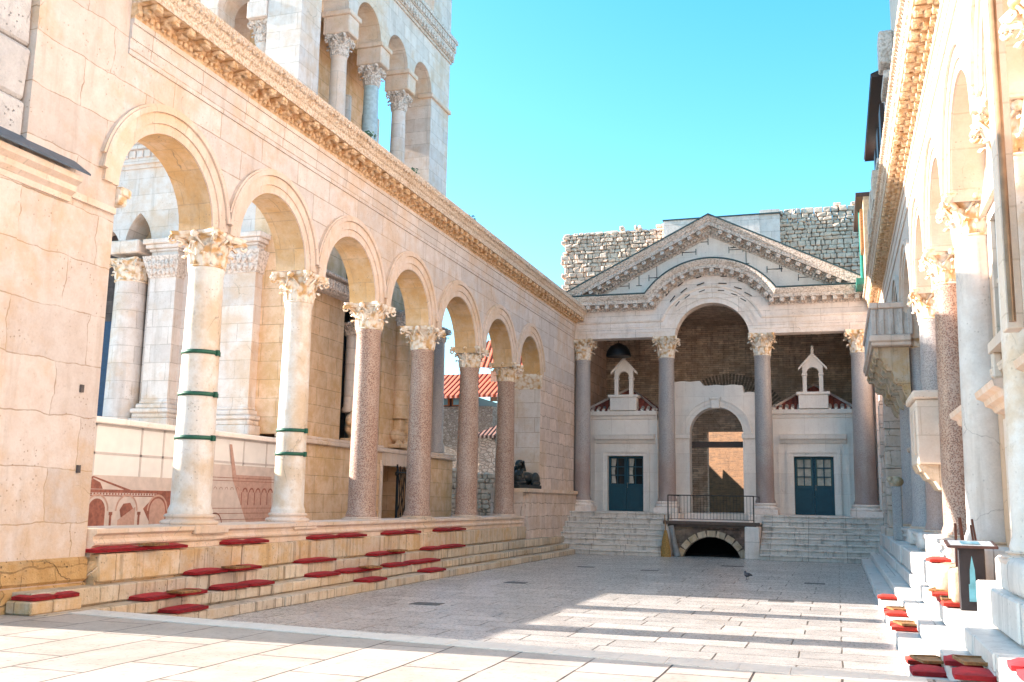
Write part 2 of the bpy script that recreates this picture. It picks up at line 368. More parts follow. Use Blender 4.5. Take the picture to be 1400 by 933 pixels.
# floor slabs
def floor_mat(name, a, b, jcol, rough, bw=1.25, bh=.62, ang=0):
    n = NT(name); P = n.pos(); mid = n.noise(P, 1.6, 6, .65); fine = n.noise(P, 14, 5, .75)
    q = n.n.new('ShaderNodeTexBrick'); q.offset = .43; q.offset_frequency = 2; q.squash = 1.25; q.squash_frequency = 3
    rot = n.n.new('ShaderNodeMapping'); n.l(P, rot.inputs[0]); rot.inputs['Rotation'].default_value = (0,0,radians(ang))
    wob = n.n.new('ShaderNodeVectorMath'); wob.operation = 'ADD'; n.l(rot.outputs[0], wob.inputs[0])
    cw = n.n.new('ShaderNodeCombineXYZ'); k = n.math('MULTIPLY', n.math('SUBTRACT', n.noise(P, 1.1, 2, .5), .5), .04); n.l(k, cw.inputs[0]); n.l(k, cw.inputs[1]); n.l(cw.outputs[0], wob.inputs[1])
    n.l(wob.outputs[0], q.inputs['Vector'])
    q.inputs['Scale'].default_value = 1; q.inputs['Brick Width'].default_value = bw; q.inputs['Row Height'].default_value = bh
    q.inputs['Mortar Size'].default_value = .015; q.inputs['Mortar Smooth'].default_value = .5
    q.inputs['Color1'].default_value = (0,0,0,1); q.inputs['Color2'].default_value = (1,1,1,1); q.inputs['Mortar'].default_value = (.5,.5,.5,1)
    c = n.mix(n.step(mid, .3, .7), a, b)
    c = n.mix(.8, c, n.mix(q.outputs['Color'], (.74,.73,.72), (1.08,1.06,1.04)), 'MULTIPLY')
    c = n.mix(n.math('MULTIPLY', n.step(fine, .54, .70), .55), c, jcol); c = n.mix(n.math('MULTIPLY', n.step(n.noise(P, .5, 5, .6), .5, .7), .35), c, b)
    c = n.mix(n.math('MULTIPLY', q.outputs['Fac'], n.step(mid, .25, .5)), c, jcol)
    n.l(c, n.b.inputs['Base Color'])
    n.l(n.math('ADD', rough, n.math('MULTIPLY', fine, .25)), n.b.inputs['Roughness'])
    h = n.bump(n.math('SUBTRACT', 1, q.outputs['Fac']), .6, .015); h = n.bump(n.math('ADD', mid, fine), .25, .02, h)
    n.l(h, n.b.inputs['Normal']); return n.mat
mFloor = floor_mat('court_slabs', (.60,.565,.54), (.43,.405,.385), (.09,.075,.06), .16)
mPlat  = floor_mat('street_slabs', (.52,.46,.41), (.42,.36,.31), (.05,.035,.025), .35, 1.5, .8, 90)

# ------------------------------------------------------------------ common pieces
XL, XR = -10.67, 2.11
ZB, ZS, ZA = 1.41, 5.95, 6.55
CACHE = {}
def capital_mesh(r, h, w, seed=1):
    """Corinthian capital: bell, two rows of curling leaves, corner volutes, hollow-sided abacus. base at z=0"""
    rnd = random.Random(seed); m = M()
    m.lathe([(r*1.0,-.05*h),(r*1.12,-.03*h),(r*1.12,.01*h),(r*1.0,.03*h),(r*.97,.1*h),(r*1.0,.4*h),(r*1.12,.65*h),(r*1.3,.8*h),(r*1.38,.84*h)], n=24)
    def leaf(a, z0, hh, ww, out, curl):
        vs = []; fs = []; nt, ns = 10, 9
        for i in range(nt+1):
            t = i/nt
            if t < .72: z = z0+hh*t/.72*.9; rr = r*(1.0+.05*t)+out*(t/.72)**2*.35+.012
            else:
                q = (t-.72)/.28*pi*.85
                z = z0+hh*.9+curl*sin(q)*.9-curl*.25*(1-cos(q)); rr = r*1.05+out*.35+curl*(1-cos(q))*.95+.012
            wd = ww*(.62+.55*sin(pi*min(t*1.1,1)**.8))*(1 if t < .75 else 1-(t-.75)*2.2)
            wd *= 1+.22*abs(sin(t*pi*4.5))
            for j in range(ns):
                s_ = (j/(ns-1))*2-1
                rib = .020*abs(cos(s_*pi*1.5))*(1-abs(s_)*.4)+.012*(1-abs(s_))
                lat = s_*wd; rad = rr+rib-abs(s_)*.02
                vs.append((rad*cos(a)-lat*sin(a), rad*sin(a)+lat*cos(a), z+rnd.uniform(-.004,.004)-abs(s_)*.02*t))
        for i in range(nt):
            for j in range(ns-1):
                k = i*ns+j; fs.append((k,k+1,k+ns+1,k+ns))
        m.add(vs, fs, False)
    for k in range(8):
        a = 2*pi*k/8+pi/8; leaf(a, .02*h, .34*h, r*.34, .05, .055*h/.6)
    for k in range(8):
        a = 2*pi*k/8; leaf(a, .25*h, .40*h, r*.36, .12, .075*h/.6)
    for k in range(4):                                   # corner volutes and their stems
        a = pi/4+k*pi/2; R2 = w*1.30
        dx, dy = cos(a), sin(a)
        pts = []; rad = []
        for i in range(9):
            t = i/8; rr = r*1.05+(R2-r*1.05)*t**1.6; pts.append((dx*rr, dy*rr, h*(.5+.34*sin(t*pi/2)))); rad.append(.035+.01*t)
        m.tube(pts, rad, 6)
        for i in range(14):                              # spiral
            pass
        sp = []
        for i in range(15):
            q = i/14*2.6*pi; s2 = .085*(1-i/18)
            sp.append((dx*(R2-.02+s2*sin(q)*.9), dy*(R2-.02+s2*sin(q)*.9), h*.76+s2*cos(q)))
        m.tube(sp, [.03*(1-i/30) for i in range(15)], 6)
    for k in range(4):
        a = k*pi/2; dx, dy = cos(a), sin(a); px, py = -dy, dx
        for sg in (-1, 1):                               # inner helices
            m.tube([(dx*(r*1.1)+px*sg*.14*i/6*1.0, dy*(r*1.1)+py*sg*.14*i/6, 0) if False else
                    (dx*(r*1.08+.10*(i/6))+px*sg*(.16-.12*(i/6)), dy*(r*1.08+.10*(i/6))+py*sg*(.16-.12*(i/6)), h*(.5+.3*(i/6))) for i in range(7)], .022, 5)
        m.ell((dx*w*.86, dy*w*.86, h*.9), (.075,.075,.07), 8, 6)
    # abacus
    def outline(k):
        pts = []
        for q in range(4):
            a0 = pi/4+q*pi/2; a1 = a0+pi/2
            c0 = Vector((cos(a0), sin(a0)))*w*1.42*k; c1 = Vector((cos(a1), sin(a1)))*w*1.42*k
            t = (c1-c0).normalized(); inn = -Vector((cos((a0+a1)/2), sin((a0+a1)/2)))
            for i in range(7):
                s_ = i/6; p = c0+t*.06+(c1-c0-t*.12)*s_+inn*(w*.2*sin(pi*s_)); pts.append(p)
        return pts
    for (k0, k1, z0, z1) in ((.90,.96,.83,.90),(.99,1.03,.90,1.0)):
        A = outline(k0); B = outline(k1); n = len(A)
        vs = [(p.x,p.y,h*z0) for p in A]+[(p.x,p.y,h*z1) for p in B]
        m.add(vs, [(i,(i+1)%n,n+(i+1)%n,n+i) for i in range(n)]+[tuple(range(n)), tuple(range(n,2*n))])
    return m

def link(name, me, parent, loc=(0,0,0), rz=0, scale=None):
    o = bpy.data.objects.new(name, me); COL.objects.link(o); o.parent = parent; o.location = loc
    o.rotation_euler[2] = rz
    if scale: o.scale = scale
    return o
def column(x, y, zb, zs, za, r, mat, label, group, capmat=None, base=None, name='column', bands=()):
    capmat = capmat or mCap; rt = r*.88
    root = empty(name, (x, y, zb), label, 'column', group)
    H = zs-zb
    k = ('sh', round(H,3), r, mat.name)
    if k not in CACHE:
        m = M(); b = .12 if base is None else 0
        m.lathe([(r*1.10,0),(r*1.12,.05),(r*1.08,.09),(r*1.0,.16)]+[(r-(r-rt)*(t/10)**1.6, .16+(H-.3)*t/10) for t in range(1,11)]+[(rt*1.06,H-.09),(rt*1.08,H-.05),(rt*1.0,H)], n=32)
        CACHE[k] = m.build('shaft', mat).data; bpy.data.objects.remove(bpy.data.objects[-1]) if False else None
        for o in [o for o in COL.objects if o.data is CACHE[k]]: bpy.data.objects.remove(o)
    sh = link('shaft', CACHE[k], root, rz=random.uniform(0,6))
    kc = ('cap', round(za-zs,3), rt, capmat.name)
    if kc not in CACHE:
        m = capital_mesh(rt, za-zs, .46*r/.32)
        o = m.build('capital', capmat); CACHE[kc] = o.data; bpy.data.objects.remove(o)
    link('capital', CACHE[kc], root, (0,0,H))
    if base:
        bh, bm = base
        kb = ('base', bh, r, bm.name)
        if kb not in CACHE:
            m = M(); w = r*1.42
            m.cbox(-w,w,-w,w,-bh,-bh*.55,.015)
            m.lathe([(r*1.38,-bh*.55),(r*1.44,-bh*.48),(r*1.44,-bh*.40),(r*1.34,-bh*.32),(r*1.18,-bh*.28),(r*1.16,-bh*.2),(r*1.26,-bh*.15),(r*1.28,-bh*.08),(r*1.18,0.003)], n=28)
            o = m.build('base', bm); CACHE[kb] = o.data; bpy.data.objects.remove(o)
        link('base', CACHE[kb], root)
    for z in bands:
        m = M(); rr = r-(r-rt)*((z-zb)/H)**1.6+.006
        m.lathe([(rr,z-zb-.035),(rr+.012,z-zb-.035),(rr+.012,z-zb+.035),(rr,z-zb+.035)], n=32, cap=False)
        m.cbox(rr-.02, rr+.05, -.03, .03, z-zb-.05, z-zb+.05, .005)
        m.build('metal_band', mGreenB, root)
    return root

# ------------------------------------------------------------------ setting: ground, court, platform, steps
XF_L, XF_R = -9.34, .72
m = M(); m.add([(-500,-500,-.3),(500,-500,-.3),(500,500,-.3),(-500,500,-.3)], [(0,1,2,3)]); m.build('ground', mPlat, kind='structure')
m = M(); m.box(XF_L-.02, XF_R+.02, 10, 42, -.29, 0); m.build('court_paving', mFloor, kind='structure')
# raised street platform in the foreground, its edge slightly oblique
m = M()
def ye(x): return 11.45-(x+10.3)*.10
pts = [(-60,-40),(60,-40),(60,10.2),(XF_R+.6,ye(XF_R)-.06),(XF_R,ye(XF_R)),(XF_L-.9,ye(XF_L-.9)),(-10.9,11.5),(-10.9,12.0),(-60,12.0)]
vs = [(x,y,-.29) for x,y in pts]+[(x,y,.35) for x,y in pts]; n_ = len(pts)
m.add(vs, [tuple(range(n_,2*n_))]+[(i,(i+1)%n_,n_+(i+1)%n_,n_+i) for i in range(n_)]); m.build('street_platform', mPlat, kind='structure')
m = M()
x0, x1 = XF_L-.85, XF_R+.02                                   # kerb along the platform edge, and hidden step below it
for k in range(9):
    a = x0+(x1-x0)*k/9+.004; b = x0+(x1-x0)*(k+1)/9-.004
    vs = []
    for z in (.354-.12, .357):
        vs += [(a,ye(a)-.42,z),(b,ye(b)-.42,z),(b,ye(b)+.03,z),(a,ye(a)+.03,z)]
    m.add(vs, [(0,1,2,3),(4,5,6,7),(0,1,5,4),(1,2,6,5),(2,3,7,6),(3,0,4,7)])
m.build('platform_kerb', stone('kerb_stone', (.76,.69,.61), (.70,.62,.54), 1.2, 5, joint=.2, pit=.2, var=.06, streak=.05), kind='structure')
m = M(); a, b = x0, x1; m.add([(a,ye(a)+.04,-.1),(b,ye(b)+.04,-.1),(b,ye(b)+.38,-.1),(a,ye(a)+.38,-.1),(a,ye(a)+.04,.18),(b,ye(b)+.04,.18),(b,ye(b)+.38,.18),(a,ye(a)+.38,.18)], [(4,5,6,7),(0,1,5,4),(1,2,6,5),(2,3,7,6),(3,0,4,7)])
m.build('platform_step', mStep, kind='structure')
# walkways behind both arcades
m = M(); m.box(-60, -11.06, 12.0, 60, -.29, 1.2); m.build('side_ground', mPlat, kind='structure')

def steps(side):
    d = 1 if side == 'L' else -1; xf = XF_L if side == 'L' else XF_R
    off = [(0,.17),(.33,.36),(.62,.62)] if side == 'L' else [(0,.17),(.31,.36),(.60,.62)]
    mat = mStep if side == 'L' else mStepR
    y0 = 10.6 if side == 'L' else 4.0
    for i, (o_, z) in enumerate(off):
        zl = off[i-1][1] if i else -.1
        m = M(); y = y0 if (i or side == 'R') else 11.0
        yend = 36.6+.33*[0,1,2][i]
        rnd = random.Random(i*3+d)
        while y < yend:
            L = rnd.uniform(.9, 2.1); y2 = min(y+L, yend)
            if yend-y2 < .5: y2 = yend
            j = rnd.uniform(-.012,.012)
            xa = xf-d*(o_+j); xb = xf-d*(o_+.62)
            m.cbox(min(xa,xb), max(xa,xb), y+.005, y2-.005, (zl+.020 if i else -.02), z+rnd.uniform(-.010,.008), .014, .004); xc = xa-d*.07; m.box(min(xc,xb), max(xc,xb), y, y2, zl-.08, zl+.05)
            y = y2
        m.build('steps', mat, kind='structure')
steps('L'); steps('R')
# front steps up to the porch landing (z 1.55)
m = M(); NS = 8; rise = 1.55/NS
rnd = random.Random(11)
for seg in ((XF_L-.95, -6.15), (-2.68, XF_R+1.1)):
    for i in range(NS):
        y = 36.6+.33*i; x = seg[0]
        while x < seg[1]:
            L = rnd.uniform(.8,1.7); x2 = min(x+L, seg[1]);
            if seg[1]-x2 < .4: x2 = seg[1]
            m.cbox(x+.003, x2-.003, y+.035+rnd.uniform(-.01,.01), y+.7, max(rise*i-.05,-.05), rise*(i+1)-.07, .012, .004); m.cbox(x+.003, x2-.003, y+rnd.uniform(-.012,.012), y+.7, rise*(i+1)-.066, rise*(i+1)+rnd.uniform(-.006,.006), .022, .004)
            x = x2
m.build('front_steps', stone('front_step_stone', (.88,.78,.70), (.76,.66,.58), 1.3, 5, joint=.7, dark=(.16,.12,.10), dark_amt=.5, var=.25, pit=.4, streak=.5, sf=3), kind='structure')
m = M(); m.box(XF_L-1.3, -6.16, 39.2, 48, -.05, 1.547); m.box(-2.67, XF_R+1.2, 39.2, 48, -.05, 1.547); m.box(-6.16,-2.67,40.9,48,1.0,1.547)
m.build('porch_landing', mFac, kind='structure')

# ------------------------------------------------------------------ benches (stylobates)
def bench(side, y0, y1, fr, st, lab, plinth=True):
    d = 1 if side == 'L' else -1; XC = XL if side == 'L' else XR
    root = empty('stone_bench', (XC, (y0+y1)/2, 0), lab, 'bench')
    def X(t): return XC+d*t
    m = M(); y = y0; rnd = random.Random(5+d)
    while y < y1:
        L = rnd.uniform(1.0,2.6); y2 = min(y+L, y1)
        if y1-y2 < .6: y2 = y1
        j = rnd.uniform(-.02,.02)
        a, b = X(fr+j), X(fr-.9); m.cbox(min(a,b), max(a,b), y+.006, y2-.006, .645, 1.05+rnd.uniform(-.01,.01), .022, .005); c = X(fr-.06); m.box(min(b,c), max(b,c), y, y2, .5, .70); y = y2
    part('seat', m, mSeat if side == 'L' else mStepR, root)
    if not plinth: return root
    m = M()
    prof = [(-.5,1.0),(st,1.0),(st,1.14),(st+.05,1.17),(st+.06,1.20),(st+.02,1.25),(st+.03,1.30),(st+.09,1.34),(st+.09,1.405),(-.5,1.405)]
    m.sweep(prof, [(lambda a, z, y=y: (X(a), y, z)) for y in (y0, y1)], closed=True)
    part('plinth', m, mMould if side == 'L' else mStepR, root)
bench('L', 12.02, 32.9, .53, .37, 'long stone bench and moulded plinth under the left arcade columns')
bench('R', 3.0, 13.9, .50, .36, 'big pale block bench at the lower right corner, nearest the camera', False)
root = empty('column_pedestal', (XR, 12.66, 1), 'low square pedestal under the white marble column beside the bright doorway', 'pedestal')
m = M(); m.cbox(1.72,2.7,11.8,12.85,1.03,1.41,.04,.01); part('block', m, mStepR, root)
bench('R', 17.3, 39.0, .74, .40, 'long blue shaded stone bench under the farther right arcade columns')
root = empty('column_pedestal', (XR, 15.9, .6), 'block pedestal under the veined marble column beside the black information stand', 'pedestal')
m = M(); m.cbox(1.72,2.7,15.3,16.5,.6,1.41,.05,.01); part('block', m, mStepR, root)
m = M(); m.box(1.9,2.5,13.9,17.3,.55,.66); m.build('doorstep_paving', mStepR, kind='structure')


# ------------------------------------------------------------------ arcades
CORN = [(0,9.30),(.07,9.30),(.09,9.36),(.12,9.44),(.12,9.54),(.42,9.56),(.43,9.70),(.47,9.73),(.50,9.80),(.57,9.92),(.57,9.97),(.0,10.02)]
def cornice_front(m, F, y0, y1):
    m.sweep([(-.02,9.561),(.421,9.561)]+CORN[6:11]+[(-.02,10.02)], [(lambda a, z, y=y: (F(a), y, z)) for y in (y0, y1)], closed=True)
    y = y0+.05
    while y < y1-.1:
        a, b = F(.42), F(.585); m.cbox(min(a,b), max(a,b), y, y+.10, 9.82, 9.90, .02, .006); y += .155
def cornice(m, F, y0, y1, step=.42):
    m.sweep(CORN[:5]+[(.415,9.556),(0,9.56)], [(lambda a, z, y=y: (F(a), y, z)) for y in (y0, y1)], closed=True)
    y = y0+.1; rnd = random.Random(3)
    while y < y1-.2:
        a, b = F(.11), F(.40); w = .17+rnd.uniform(-.01,.01)
        # scrolled modillion
        for (t0,t1,zz0,zz1) in ((.11,.41,9.47,9.553),(.11,.26,9.40,9.48),(.33,.405,9.43,9.48)):
            a, b = F(t0), F(t1); m.cbox(min(a,b), max(a,b), y, y+w, zz0, zz1, .02, .008)
        y += step
    y = y0
    while y < y1-.1:
        a, b = F(.06), F(.155); m.cbox(min(a,b), max(a,b), y, y+.09, 9.355, 9.44, .012, .004); y += .145
def arcade(side, cols, y0, y1, jamb0, jamb1):
    d = 1 if side == 'L' else -1; XC = XL if side == 'L' else XR
    F = lambda t: XC+d*(.34+t)
    mat = mLeft if side == 'L' else mRight
    root = empty('arcade_wall', (XC, (y0+y1)/2, 0), ('cream stone arcade wall with round arches and carved cornice on the left of the court' if side == 'L'
                 else 'sunlit stone arcade wall with round arches and carved cornice on the right of the court'), 'arcade')
    ed = []
    if jamb0 is not None: ed.append((jamb0, cols[0]-.42))
    for a, b in zip(cols, cols[1:]): ed.append((a+.42, b-.42))
    if jamb1 is not None: ed.append((cols[-1]+.42, jamb1))
    ops = []
    for a, b in ed:
        h = (b-a)/2; ops.append(((a+b)/2, h, 6.55, 7.78-h, 'round'))
    m = M(); m.wall(y0, y1, 6.55, 9.6, ops, XC-.34*1, XC+.34, 'x')
    m.box(min(F(.001),F(.03)), max(F(.001),F(.03)), y0, y1, 8.72, 8.98)
    m.box(min(F(.001),F(.05)), max(F(.001),F(.05)), y0, y1, 8.98, 9.22); m.box(min(F(.001),F(.08)), max(F(.001),F(.08)), y0, y1, 9.22, 9.305)
    part('wall', m, mat, root)
    for (uc, h, _, zs, _) in ops:
        m = M()
        for (ra, rb, pr) in ((.0,.16,.025),(.16,.34,.055),(.34,.43,.10),(.43,.47,.075)):
            m.ring(uc, zs, h+ra+.001, h+rb, F(-.001), F(pr), 'x', half=h+.42 if ra > .3 else h+.425)
        part('archivolt', m, mMould if side == 'L' else mat, root)
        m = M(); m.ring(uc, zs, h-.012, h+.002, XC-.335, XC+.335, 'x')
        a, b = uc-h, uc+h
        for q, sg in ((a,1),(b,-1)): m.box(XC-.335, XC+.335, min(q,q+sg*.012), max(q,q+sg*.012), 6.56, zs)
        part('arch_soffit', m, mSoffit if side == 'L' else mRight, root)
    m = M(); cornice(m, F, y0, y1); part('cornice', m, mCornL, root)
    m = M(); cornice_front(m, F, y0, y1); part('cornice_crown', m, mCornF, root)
    m = M(); m.box(XC-.6, XC+.6, y0, y1, 10.02, 10.06); part('roof_flashing', m, mLead, root)
    return root, F
A = [14.82, 18.07, 21.40, 24.70, 28.40, 32.00]
arcL, FL = arcade('L', A, 11.95, 40.0, 11.97, 34.95)
R_ = [9.4, 12.32, 15.9, 19.3, 22.8, 26.9, 30.6]
arcR, FR = arcade('R', R_, 3.5, 40.0, None, 34.0)
labs = ['white marble column with three green metal bands, nearest the big left pier',
        'white marble column with two green metal bands, second from the left pier',
        'speckled pink granite column third from the left pier, first without metal bands',
        'pink granite column fourth from the left pier, before the black iron gate',
        'pink granite column fifth from the left pier, in front of the red roofed house',
        'pink granite column nearest the black sphinx in the left arcade']
for i, y in enumerate(A):
    if i < 2: column(XL, y, ZB+.18, ZS, ZA, .34 if i == 0 else .31, mMarble, labs[i], 'columns of the left arcade', base=(.32, mMould), bands=((4.40,3.66,2.9) if i == 0 else (3.26,2.78)))
    else: column(XL, y, ZB+.06, ZS, ZA, .33, mPink, labs[i], 'columns of the left arcade', base=(.12, mMould))
rl = ['pale marble column at the right edge of the picture, nearest the camera',
      'white marble column of the right arcade beside the bright doorway',
      'tall veined white and grey marble column behind the black lectern',
      'pink granite column in the right arcade, sunlit at its top',
      'mauve granite column behind the white stone pulpit in the right arcade',
      'blue grey granite column right of the corbelled stone balcony',
      'grey granite column hidden beneath the stone balcony']
rm = [mMarble, mMarble, mCipol, mPink, mPurp, mGrey, mGrey]
for i, y in enumerate(R_):
    column(XR, y, ZB+.06, ZS, ZA, .33 if i != 1 else .28, rm[i], rl[i], 'columns of the right arcade', base=(.14, mMould))

# left pier, jambs, far wall
PIERX = 1
root = empty('corner_pier', (XL, 11, .35), 'huge sunlit looking cream block pier at the left edge with sloping lead roof strip', 'pier')
m = M(); m.box(-11.9, -10.33, 10.15, 11.95, .3, 9.6); part('pier_body', m, mPier, root)
m = M()
m.cbox(-11.9,-10.30,9.62,10.148,1.025,6.05,.02)
part('lower_wall', m, mPier, root)
m = M(); m.cbox(-11.9,-10.27,9.62,12.02,.3,.66,.04,.01); m.cbox(-11.9,-10.28,9.62,12.01,.665,1.02,.04,.01); part('base_course', m, mPierB, root)
m = M(); pr = [(0,6.02),(.06,6.02),(.07,6.10),(.16,6.16),(.17,6.24),(.28,6.30),(.30,6.38),(0,6.42)]
m.sweep(pr, [(lambda a, z, y=y: (-10.33+a*.8, y, z)) for y in (9.3, 11.0)], closed=True)
m.sweep([(0,6.10),(.05,6.10),(.05,6.2),(0,6.2)], [(lambda a, z, y=y: (-10.33+a, y, z)) for y in (11.0, 11.93)], closed=True)
part('string_moulding', m, mMould, root)
m = M(); m.add([(-10.6,9.3,6.85),(-10.02,9.3,6.43),(-10.02,11.06,6.43),(-10.6,11.06,6.85),(-10.6,9.3,6.82),(-10.02,9.3,6.40),(-10.02,11.06,6.40),(-10.6,11.06,6.82)], [(0,1,2,3),(4,5,6,7),(0,1,5,4),(1,2,6,5),(2,3,7,6)])
part('lead_roof_strip', m, plain('lead_sheet', (.08,.11,.15), .5), root)
m = M(); rnd = random.Random(2)
for k in range(5):
    m.cbox(-11.9, -10.42+rnd.uniform(-.02,.03), 8.9, 10.147, 6.42+k*.78+.006, 6.42+(k+1)*.78-.006, .05, .015)
part('rough_block_strip', m, mRough, root)
m = M(); m.wall(8.9,11.95,9.6,10.4,[], -11.9,-10.33,'x'); part('upper_wall', m, mPier, root)
for (yy, zz) in ((11.55,3.35),(11.62,2.2)):
    m = M(); m.box(-10.36,-10.298,yy,yy+.06,zz,zz+.11); part('socket_shade', m, mDarkSt, root)  # dark box set proud of the face; its colour paints a hole's shade
# impost capital on pier at first arch
m = M(); m.cbox(-11.0,-10.25,11.955,12.14,6.28,6.5,.03,.01); m.cbox(-11.0,-10.22,11.955,12.2,6.42,6.545,.02,.01)
part('impost', m, mCap, root)

root = empty('court_side_wall', (XL, 37.5, 0), 'plain patched stone wall between the last left arch and the temple front', 'wall')
m = M(); m.wall(34.95, 40.0, .6, 6.548, [], -11.9, -10.33, 'x')
m.box(-10.329,-10.20,33.3,40.0,.55,2.22); m.wall(33.02,34.948,.6,2.22,[],-11.5,-10.33,'x')
part('masonry', m, mWallX, root)
m = M(); m.box(-10.327,-10.12,33.0,40.0,2.222,2.35); m.box(-11.6,-10.327,33.0,34.94,2.222,2.35); part('ledge', m, mMould, root)
m = M(); m.cbox(-11.6,-10.3,34.86,34.946,2.36,6.0,.01); part('jamb_pilaster', m, mLeft, root)
m = M(); m.cbox(-11.62,-10.26,34.84,34.949,6.0,6.08,.01); m.sweep([(34.82,6.08),(34.66,6.45),(34.66,6.55),(34.948,6.55),(34.948,6.08)], [(lambda a, z, x=x: (x, a, z)) for x in (-11.62,-10.24)], closed=True)
part('jamb_capital', m, mCap, root)

# ------------------------------------------------------------------ right infill behind the right arcade
XI = XR+.12
m = M()
root = empty('palace_wall', (XI, 20, 0), 'cream palace wall filling the right arcade behind its columns', 'building')
ops = []
bays = [(11.03,), (14.28,), (17.6,), (21.05,), (24.85,), (28.75,)]
centers = [b[0] for b in bays]
for c in centers:
    ops.append((c, .52, .66, 3.0, 'flat'))
m.wall(3.5, 40.0, .6, 9.0, ops, XI, XI+.5, 'x')
part('wall', m, mInfill, root)
m = M(); m.box(XI+.5, XI+.9, 3.5, 40, 1, 9.3); part('inner_wall', m, mInfill, root)
for i, c in enumerate(centers):
    m = M(); m.box(XI-.03, XI-.001, c-.68, c-.52, .67, 3.14); m.box(XI-.03, XI-.001, c+.52, c+.68, .67, 3.14); m.box(XI-.03,XI-.001,c-.52,c+.52,3.0,3.14)
    fr = part('door_frame', m, mRight, root)
    m = M(); pr = [(0,3.22),(.10,3.24),(.14,3.30),(.22,3.33),(.24,3.40),(.33,3.44),(.35,3.52),(0,3.56)]
    m.sweep(pr, [(lambda a, z, y=y: (XI-.001-a, y, z)) for y in (c-.85, c+.85)], closed=True)
    part('door_hood', m, mMould, root)
    m = M(); m.box(XI+.35,XI+.41,c-.52,c+.52,.66,3.0); part('door', m, plain('orange_brown_door', (.50,.27,.10), .5) if i == 1 else (mWoodD if i % 2 else mDoor), root)
    # upper window with pediment
    wz0, wz1 = 4.2, 5.9
    m = M()
    for yy in (c-.62, c+.47): m.box(XI-.07,XI-.001,yy,yy+.15,wz0,wz1)
    m.box(XI-.08,XI-.001,c-.66,c+.66,wz1,wz1+.16); m.box(XI-.16,XI-.001,c-.75,c+.75,wz0-.14,wz0)
    for yy in (c-.68, c+.56): m.cbox(XI-.14,XI-.001,yy,yy+.12,wz0-.5,wz0-.14,.03)
    w = part('window', m, mRight, root)
    m = M(); m.box(XI-.02,XI-.004,c-.47,c+.47,wz0,wz1); m.build('pane', plain('pane_glass', (.16,.17,.18), .12, 0, .1, 2, 0), w, (-root.location[0]*0,0,0)) if False else part_sub if False else None
    mm = shift(m, root.location); mm.build('pane', mGlass, w)
    m = M(); m.box(XI-.035,XI-.022,c-.03,c+.03,wz0,wz1); m.box(XI-.035,XI-.022,c-.47,c+.47,5.0,5.06); shift(m, root.location).build('window_bars', mRight, w)
    m = M(); m.sweep([(-.8,wz1+.16),(.8,wz1+.16),(0,wz1+.62)], [(lambda a, z, x=x: (x, c+a, z)) for x in (XI-.16, XI-.001)], closed=True)
    part('window_pediment', m, mMould, root)
m = M(); m.sweep([(0,3.78),(.06,3.80),(.08,3.90),(0,3.93)], [(lambda a, z, y=y: (XI-.001-a, y, z)) for y in (3.5, 39.5)], closed=True); part('string_course', m, mRight, root)
root = empty('drain_pipe', (1.62, 10.6, 3.5), 'brown copper drainpipe beside a white pilaster strip at the right edge', 'pipe')
m = M(); m.tube([(1.70,10.62,3.75),(1.70,10.62,9.2)],.034,10); part('pipe', m, plain('copper_pipe', (.42,.25,.14), .4, .2), root)
m = M(); m.cbox(1.66,1.82,10.72,11.0,3.7,9.25,.01); part('pilaster_strip', m, mRight, root)
# pilasters at the far end of the right side
for k, yy in enumerate((33.6, 36.6)):
    root = empty('wall_pilaster', (XR-.3, yy, 1.2), 'weathered block pilaster on the right wall %s' % ('below the stone balcony' if k == 0 else 'nearest the temple front'), 'pilaster')
    m = M(); rnd = random.Random(k)
    z = 1.3
    while z < 6.2:
        h = rnd.uniform(.4,.75); z2 = min(z+h,6.25); m.cbox(XR-.62+rnd.uniform(-.02,.02), XR+.1, yy-.35, yy+.35, z+.004, z2-.004, .02, .01); z = z2
    m.cbox(XR-.7,XR+.1,yy-.45,yy+.45,.9,1.3,.05,.03)
    part('shaft', m, mWallX, root)
    m = M(); m.cbox(XR-.7,XR+.1,yy-.42,yy+.42,6.25,6.54,.03,.01); part('capital', m, mCap, root)

# stone pulpit on the right wall
root = empty('stone_pulpit', (1.95, 21.4, 2.3), 'small white boxed stone pulpit projecting between two right hand columns', 'pulpit')
m = M(); m.cbox(1.50,XI,20.5,22.2,2.75,4.0,.03); part('box', m, mRight, root)
m = M(); m.cbox(1.44,XI,20.42,22.28,4.003,4.16,.03); part('top_rail', m, mRight, root)
m = M(); m.sweep([(1.50,2.747),(1.56,2.62),(1.62,2.6),(1.70,2.48),(1.8,2.44),(1.9,2.28),(XI,2.2),(XI,2.747)], [(lambda a, z, y=y: (a, y, z)) for y in (20.6,22.1)], closed=True); part('bracket', m, mSeat, root)
for a in (20.75,21.6):
    m = M(); m.cbox(1.485,1.499,a,a+.35,2.95,3.8,.004); part('front_panel', m, mMould, root)

